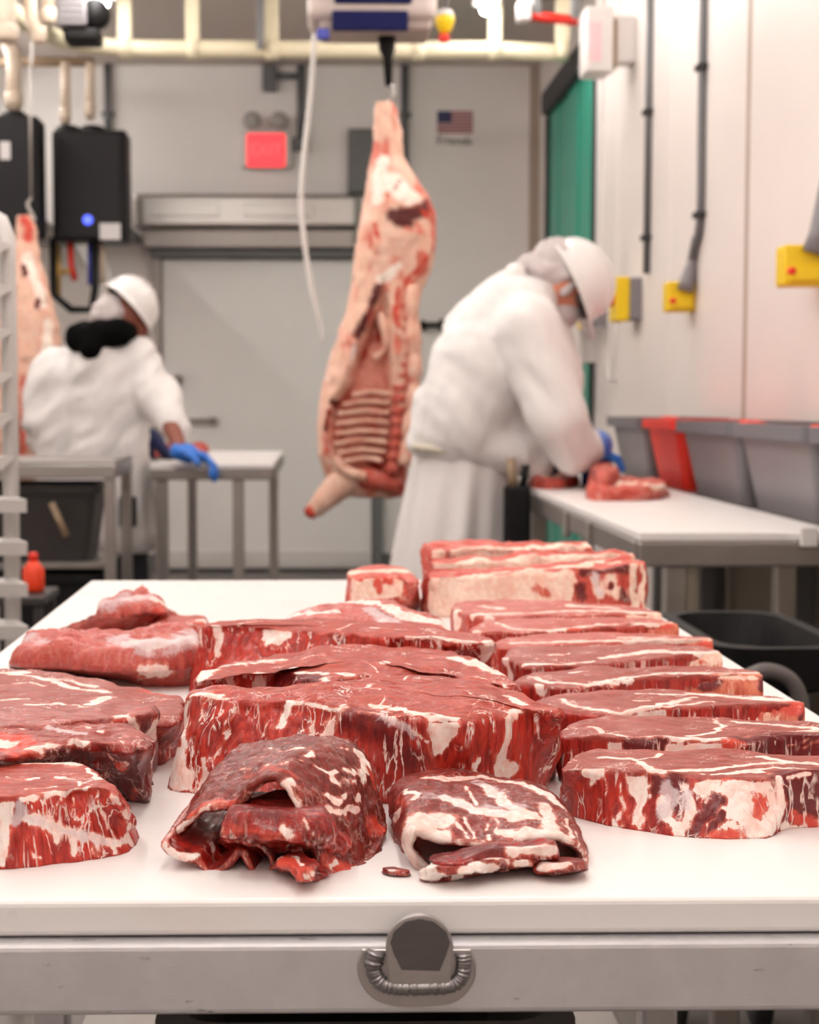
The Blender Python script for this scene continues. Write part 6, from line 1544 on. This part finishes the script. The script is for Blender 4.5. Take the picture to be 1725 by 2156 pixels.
# ------------------------------------------------------------------ carcasses
MC = meat_mat('carcass_flesh', (244, 214, 192), (232, 176, 152), (240, 196, 172), (222, 150, 124), marb=.0, streak=.0, fat1=(252, 240, 228), fat2=(246, 224, 206), rough=.45, coat=.15, dark=(70, 20, 18))
MCR = meat_mat('carcass_red_flesh', (206, 104, 86), (170, 62, 48), (196, 88, 70), (150, 50, 40), marb=.5, streak=.3, rough=.45, coat=.15)
def carcass(lab, rows_, D, cav, ops, th, seed):
    R = np.array(rows_, float)
    nv, ns = 150, 44
    vv = np.linspace(R[0, 0], R[-1, 0], nv)
    lf = np.interp(vv, R[:, 0], R[:, 1]); rt_ = np.interp(vv, R[:, 0], R[:, 2]); tt = np.interp(vv, R[:, 0], R[:, 3])
    k = np.ones(7) / 7
    sm = lambda a: np.r_[a[:3], np.convolve(a, k, 'valid'), a[-3:]]
    lf, rt_, tt = sm(lf), sm(rt_), sm(tt)
    V = []
    for i in range(nv):
        for j in range(2 * ns):
            t = 2 * PI * j / (2 * ns)
            s = -math.cos(t)
            u = (lf[i] + rt_[i]) / 2 + (rt_[i] - lf[i]) / 2 * s
            dep = -tt[i] * (abs(math.sin(t)) ** .8) * (1 if math.sin(t) > 0 else -1)
            V.append(ony(u, vv[i], D) + np.array((0, dep, 0)))
    V = np.array(V)
    front = np.tile(np.array([1.0 if math.sin(2 * PI * j / (2 * ns)) > 0 else 0.0 for j in range(2 * ns)]), nv)
    pr = project(V)
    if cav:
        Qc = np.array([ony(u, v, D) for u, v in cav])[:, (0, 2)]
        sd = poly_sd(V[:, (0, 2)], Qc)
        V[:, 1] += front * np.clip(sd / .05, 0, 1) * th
    V += .006 * np.stack([fbm(V * 22 + 7 * q, seed + q, 3) for q in range(3)], 1)
    n2 = 2 * ns
    idx = np.arange(nv * n2).reshape(nv, n2)
    a, b = idx[:-1], np.roll(idx, -1, 1)[:-1]; c_, d_ = np.roll(idx, -1, 1)[1:], idx[1:]
    Fc = np.stack((a, b, c_, d_), -1).reshape(-1, 4).tolist() + [tuple(idx[0]), tuple(idx[-1][::-1])]
    m = len(V)
    A = {'fat': np.zeros(m), 'tone': np.zeros(m), 'silver': np.zeros(m), 'dark': np.zeros(m), 'red': np.zeros(m)}
    A['red'] = np.clip(.18 * fbm(V * 12, seed + 9, 3), 0, 1)
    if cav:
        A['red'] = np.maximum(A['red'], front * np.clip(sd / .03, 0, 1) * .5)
        A['dark'] = front * np.clip(sd / .04, 0, 1) * np.clip(.3 + .5 * fbm(V * 14, seed + 20, 3), 0, 1) * .8  # cavity shading painted into the dark channel, with mottling
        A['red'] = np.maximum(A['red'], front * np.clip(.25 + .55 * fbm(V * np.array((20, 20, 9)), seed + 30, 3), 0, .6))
    paint(V, A, ops, np.zeros(m), seed, .008)
    root = thing('hanging_carcass', lab, 'carcass', ony((lf[-1] + rt_[-1]) / 2, vv[-1], D))
    o = bpy.data.objects.new('side_of_meat', meshd('side_of_meat', V, Fc)); COL.objects.link(o)
    for kk, arr in A.items():
        at = o.data.attributes.new(kk, 'FLOAT', 'POINT'); at.data.foreach_set('value', arr.astype(np.float32))
    o.data.materials.append(MC); o.data.polygons.foreach_set('use_smooth', [True] * len(o.data.polygons))
    bm = bmesh.new(); bm.from_mesh(o.data); bmesh.ops.recalc_face_normals(bm, faces=bm.faces[:]); bm.to_mesh(o.data); bm.free()
    o.parent = root; o.matrix_parent_inverse = world_of(root).inverted()
    return root
def fleshy(name, pts, r, mat, parent, seed, ch=None, seg=14):
    V, Fc = tube_geo(pts, r, seg)
    V = np.array(V) + .003 * np.stack([fbm(np.array(V) * 40 + 5 * q, seed + q, 2) for q in range(3)], 1)
    me = meshd(name, V, Fc)
    for kk in ('fat', 'tone', 'silver', 'dark', 'red'):
        at = me.attributes.new(kk, 'FLOAT', 'POINT')
        arr = np.full(len(V), (ch or {}).get(kk, 0.0), dtype=np.float32)
        if (ch or {}).get(kk): arr *= (.75 + .5 * fbm(V * 30, seed, 2)).astype(np.float32)
        at.data.foreach_set('value', arr)
    return put(name, me, mat, parent, True)
CD = 6.5
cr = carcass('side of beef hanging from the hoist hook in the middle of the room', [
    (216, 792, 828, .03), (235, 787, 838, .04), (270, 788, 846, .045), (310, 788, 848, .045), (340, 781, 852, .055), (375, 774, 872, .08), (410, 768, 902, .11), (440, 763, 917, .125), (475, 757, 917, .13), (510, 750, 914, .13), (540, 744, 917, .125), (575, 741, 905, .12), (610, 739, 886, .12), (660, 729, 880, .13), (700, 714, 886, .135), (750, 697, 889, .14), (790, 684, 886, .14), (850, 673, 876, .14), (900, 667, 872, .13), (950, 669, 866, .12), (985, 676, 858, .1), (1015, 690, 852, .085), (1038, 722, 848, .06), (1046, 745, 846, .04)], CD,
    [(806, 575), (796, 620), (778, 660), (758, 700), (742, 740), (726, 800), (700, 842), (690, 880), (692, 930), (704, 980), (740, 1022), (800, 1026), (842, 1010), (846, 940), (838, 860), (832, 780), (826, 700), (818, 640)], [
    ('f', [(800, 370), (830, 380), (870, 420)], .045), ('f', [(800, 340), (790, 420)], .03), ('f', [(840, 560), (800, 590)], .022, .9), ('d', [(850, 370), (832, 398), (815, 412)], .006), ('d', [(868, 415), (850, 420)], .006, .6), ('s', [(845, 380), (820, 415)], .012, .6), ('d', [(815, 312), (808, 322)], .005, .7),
    ('d', [(825, 455), (850, 452), (875, 448), (908, 428)], .03), ('d', [(835, 468), (865, 470)], .022, .9), ('r', [(895, 450), (905, 455)], .012), ('d', [(908, 440), (912, 465)], .008), ('r', [(790, 475), (795, 500)], .012, .8), ('r', [(850, 480), (900, 490), (880, 470)], .014, .6), ('r', [(800, 510), (780, 560)], .012, .45),  # broad dark strokes: shade of the hollow painted in
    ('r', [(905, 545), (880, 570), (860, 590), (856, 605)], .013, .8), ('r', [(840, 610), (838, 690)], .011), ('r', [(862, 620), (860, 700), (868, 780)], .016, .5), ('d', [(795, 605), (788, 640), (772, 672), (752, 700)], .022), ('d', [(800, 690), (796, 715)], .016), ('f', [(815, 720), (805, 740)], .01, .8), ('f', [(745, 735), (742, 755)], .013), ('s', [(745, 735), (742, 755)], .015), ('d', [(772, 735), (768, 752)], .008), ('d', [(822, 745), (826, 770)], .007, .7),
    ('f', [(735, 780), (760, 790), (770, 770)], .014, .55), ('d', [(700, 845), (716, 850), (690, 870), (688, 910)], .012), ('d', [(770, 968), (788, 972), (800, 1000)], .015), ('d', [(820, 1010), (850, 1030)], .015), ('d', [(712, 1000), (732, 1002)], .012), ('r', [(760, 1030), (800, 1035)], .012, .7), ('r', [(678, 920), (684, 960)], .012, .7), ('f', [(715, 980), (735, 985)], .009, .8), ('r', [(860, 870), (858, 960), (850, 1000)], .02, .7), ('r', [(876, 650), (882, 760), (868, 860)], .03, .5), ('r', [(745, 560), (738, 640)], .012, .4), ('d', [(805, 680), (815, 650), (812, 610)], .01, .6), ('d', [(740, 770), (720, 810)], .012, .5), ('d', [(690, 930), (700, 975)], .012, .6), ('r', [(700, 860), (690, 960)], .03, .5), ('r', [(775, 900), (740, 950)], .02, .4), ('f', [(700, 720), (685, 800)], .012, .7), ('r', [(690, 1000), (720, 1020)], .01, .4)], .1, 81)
for i, (v, u0, u1) in enumerate(((826, 742, 822), (846, 722, 822), (866, 712, 820), (887, 708, 820), (908, 706, 818), (928, 706, 816), (948, 712, 814), (966, 722, 806))):
    pts = catmull([ony(u0, v + 6, CD - .085), ony((u0 + u1) / 2, v - 1, CD - .058), ony(u1, v + 3, CD - .075)], 16)
    fleshy('rib', pts, .0095, MC, cr, 90 + i, {'red': .34, 'fat': .25 + .1 * (i % 2)}, 10)
sp = catmull([ony(u, v, CD - .09) for u, v in ((846, 640), (846, 700), (845, 760), (842, 820), (838, 880), (832, 940), (826, 1000))], 70)
fleshy('spine', sp, [.026 + .006 * math.sin(i * 1.35) for i in range(70)], MCR, cr, 95, {'red': .2, 'dark': .25})
fleshy('loin_edge', catmull([ony(u, v, CD - .1) for u, v in ((868, 600), (866, 680), (872, 760), (872, 830), (862, 900), (852, 980))], 30), [.02, .026, .03, .032, .03] * 6, MC, cr, 96, {'red': .45})
fleshy('foreleg', catmull([ony(740, 1000, CD - .02), ony(712, 1024, CD - .04), ony(680, 1055, CD - .06), ony(655, 1078, CD - .07)], 24), np.linspace(.075, .032, 24), MC, cr, 97, {'red': .1})
fleshy('shank_end', [ony(660, 1074, CD - .072), ony(650, 1082, CD - .075), ony(645, 1087, CD - .076)], [.03, .028, .012], MCR, cr, 98, {'red': .8})
fleshy('flank_flap', catmull([ony(800, 660, CD - .09), ony(812, 700, CD - .1), ony(810, 735, CD - .1), ony(790, 752, CD - .08)], 24), [.014 + .006 * math.sin(i * .3) for i in range(24)], MC, cr, 99, {'red': .15, 'fat': .3})
fleshy('neck_meat', catmull([ony(760, 1005, CD - .06), ony(790, 1010, CD - .07), ony(838, 1022, CD - .06)], 18), .04, MCR, cr, 100, {'red': .25, 'dark': .3})
fleshy('lower_fat', catmull([ony(706, 965, CD - .09), ony(725, 990, CD - .1), ony(770, 1005, CD - .1)], 18), .02, MC, cr, 101, {'fat': .4, 'red': .2})
c2 = carcass('pale carcass hanging at the left behind the rack', [
    (455, 36, 66, .03), (480, 34, 78, .04), (510, 36, 80, .045), (550, 30, 86, .07), (600, 18, 102, .1), (640, 8, 112, .12), (690, -4, 124, .13), (740, -14, 128, .14), (800, -20, 122, .14), (870, -20, 108, .14), (940, -14, 92, .13), (1000, 0, 78, .1), (1030, 10, 66, .06)], 7.15, None, [
    ('r', [(45, 460), (62, 475), (60, 500)], .03, .75), ('f', [(60, 545), (85, 600), (95, 640)], .03), ('d', [(46, 560), (52, 575)], .014), ('d', [(84, 630), (80, 645)], .012), ('r', [(96, 590), (102, 605)], .01, .6), ('s', [(70, 700), (66, 720)], .01), ('r', [(50, 800), (55, 900), (50, 980)], .03, .6), ('d', [(46, 880), (48, 980)], .015, .6), ('f', [(105, 680), (100, 740)], .03, .9)], 0, 82)
h2 = [ony(u, v, 7.15) for u, v in ((66, 418), (58, 430), (64, 445), (72, 462), (64, 475))]
tag(tube('carcass_hook', catmull(h2, 20), .008, M_STEEL, None, 8), 'steel hook holding the left carcass by its shank', 'hook')
tag(tube('hook_chain', [ony(66, 90, 7.15), ony(64, 250, 7.15), ony(66, 418, 7.15)], .006, M_STEEL, None, 8), 'thin steel cable holding the hook of the left carcass', 'cable')

# ------------------------------------------------------------------ meat on the two far tables
def far_meat(lab, name, top, zt, zb, mat, ops, seed, base=None, bevel=(.012, .014), cat='meat cut', crown=.004):
    return tag(slab(name, top, zt, MM[mat], base, zb=zb, N=120, rows=10, rings=14, seed=seed, bevel=bevel, crown=crown, ops=ops, edge=.006, side_amp=.004, top_amp=.003, tone0=.7), lab, cat)
zr_ = ZT
far_meat('pale fat-covered slab of meat on the right table', 'meat_slab', [(1232, 1020), (1250, 1008), (1320, 1004), (1400, 1012), (1406, 1020), (1380, 1026), (1300, 1027), (1245, 1027)], zr_ + .035, zr_ + .0005, 'rack', [('f', [(1275, 1014), (1330, 1014)], .04), ('f', [(1360, 1016), (1395, 1018)], .02, .8), ('r', [(1235, 1020), (1250, 1022)], .015, .6)], 111)
far_meat('round pinkish joint under the right worker\'s glove', 'meat_joint', [(1240, 972), (1260, 965), (1285, 968), (1304, 985), (1306, 994), (1270, 998), (1245, 994)], zr_ + .07, zr_ + .0005, 'rack', [('r', [(1270, 985), (1295, 990)], .03, .4), ('d', [(1245, 990), (1250, 1000)], .02, .6), ('f', [(1290, 985), (1300, 995)], .02, .4)], 112, bevel=(.05, .055))
far_meat('flat cut under the right worker\'s far hand', 'meat_slab', [(1110, 1000), (1140, 990), (1200, 990), (1222, 1000), (1200, 1008), (1130, 1009)], zr_ + .03, zr_ + .0005, 'rack', [('f', [(1155, 998), (1190, 998)], .02), ('r', [(1195, 1000), (1215, 1003)], .015)], 113)
zl_ = .88
far_meat('dark red cut on the left bench by the worker\'s hand', 'meat_slab', [(300, 942), (330, 934), (372, 934), (385, 942), (370, 950), (310, 951)], zl_ + .025, zl_ + .0005, 'chuck', [('r', [(360, 940), (376, 940)], .02), ('f', [(366, 938), (378, 940)], .015, .8)], 114)
far_meat('pink trimmings on the left bench behind the blue glove', 'meat_trim', [(396, 938), (415, 930), (436, 934), (440, 940), (420, 945), (400, 945)], zl_ + .025, zl_ + .0005, 'rack', [('r', [(425, 936), (438, 938)], .012)], 115)
# long pull handle on the back door
p = bw(430, 886)
box('pull_handle', (p[0] - .11, YB - .11, p[2] - .014), (p[0] + .09, YB - .08, p[2] + .016), M_STEELD, door, .006, 1)
box('handle_foot', (p[0] + .04, YB - .1, p[2] - .02), (p[0] + .09, YB - .051, p[2] + .022), M_GREYP, door, .004, 1)
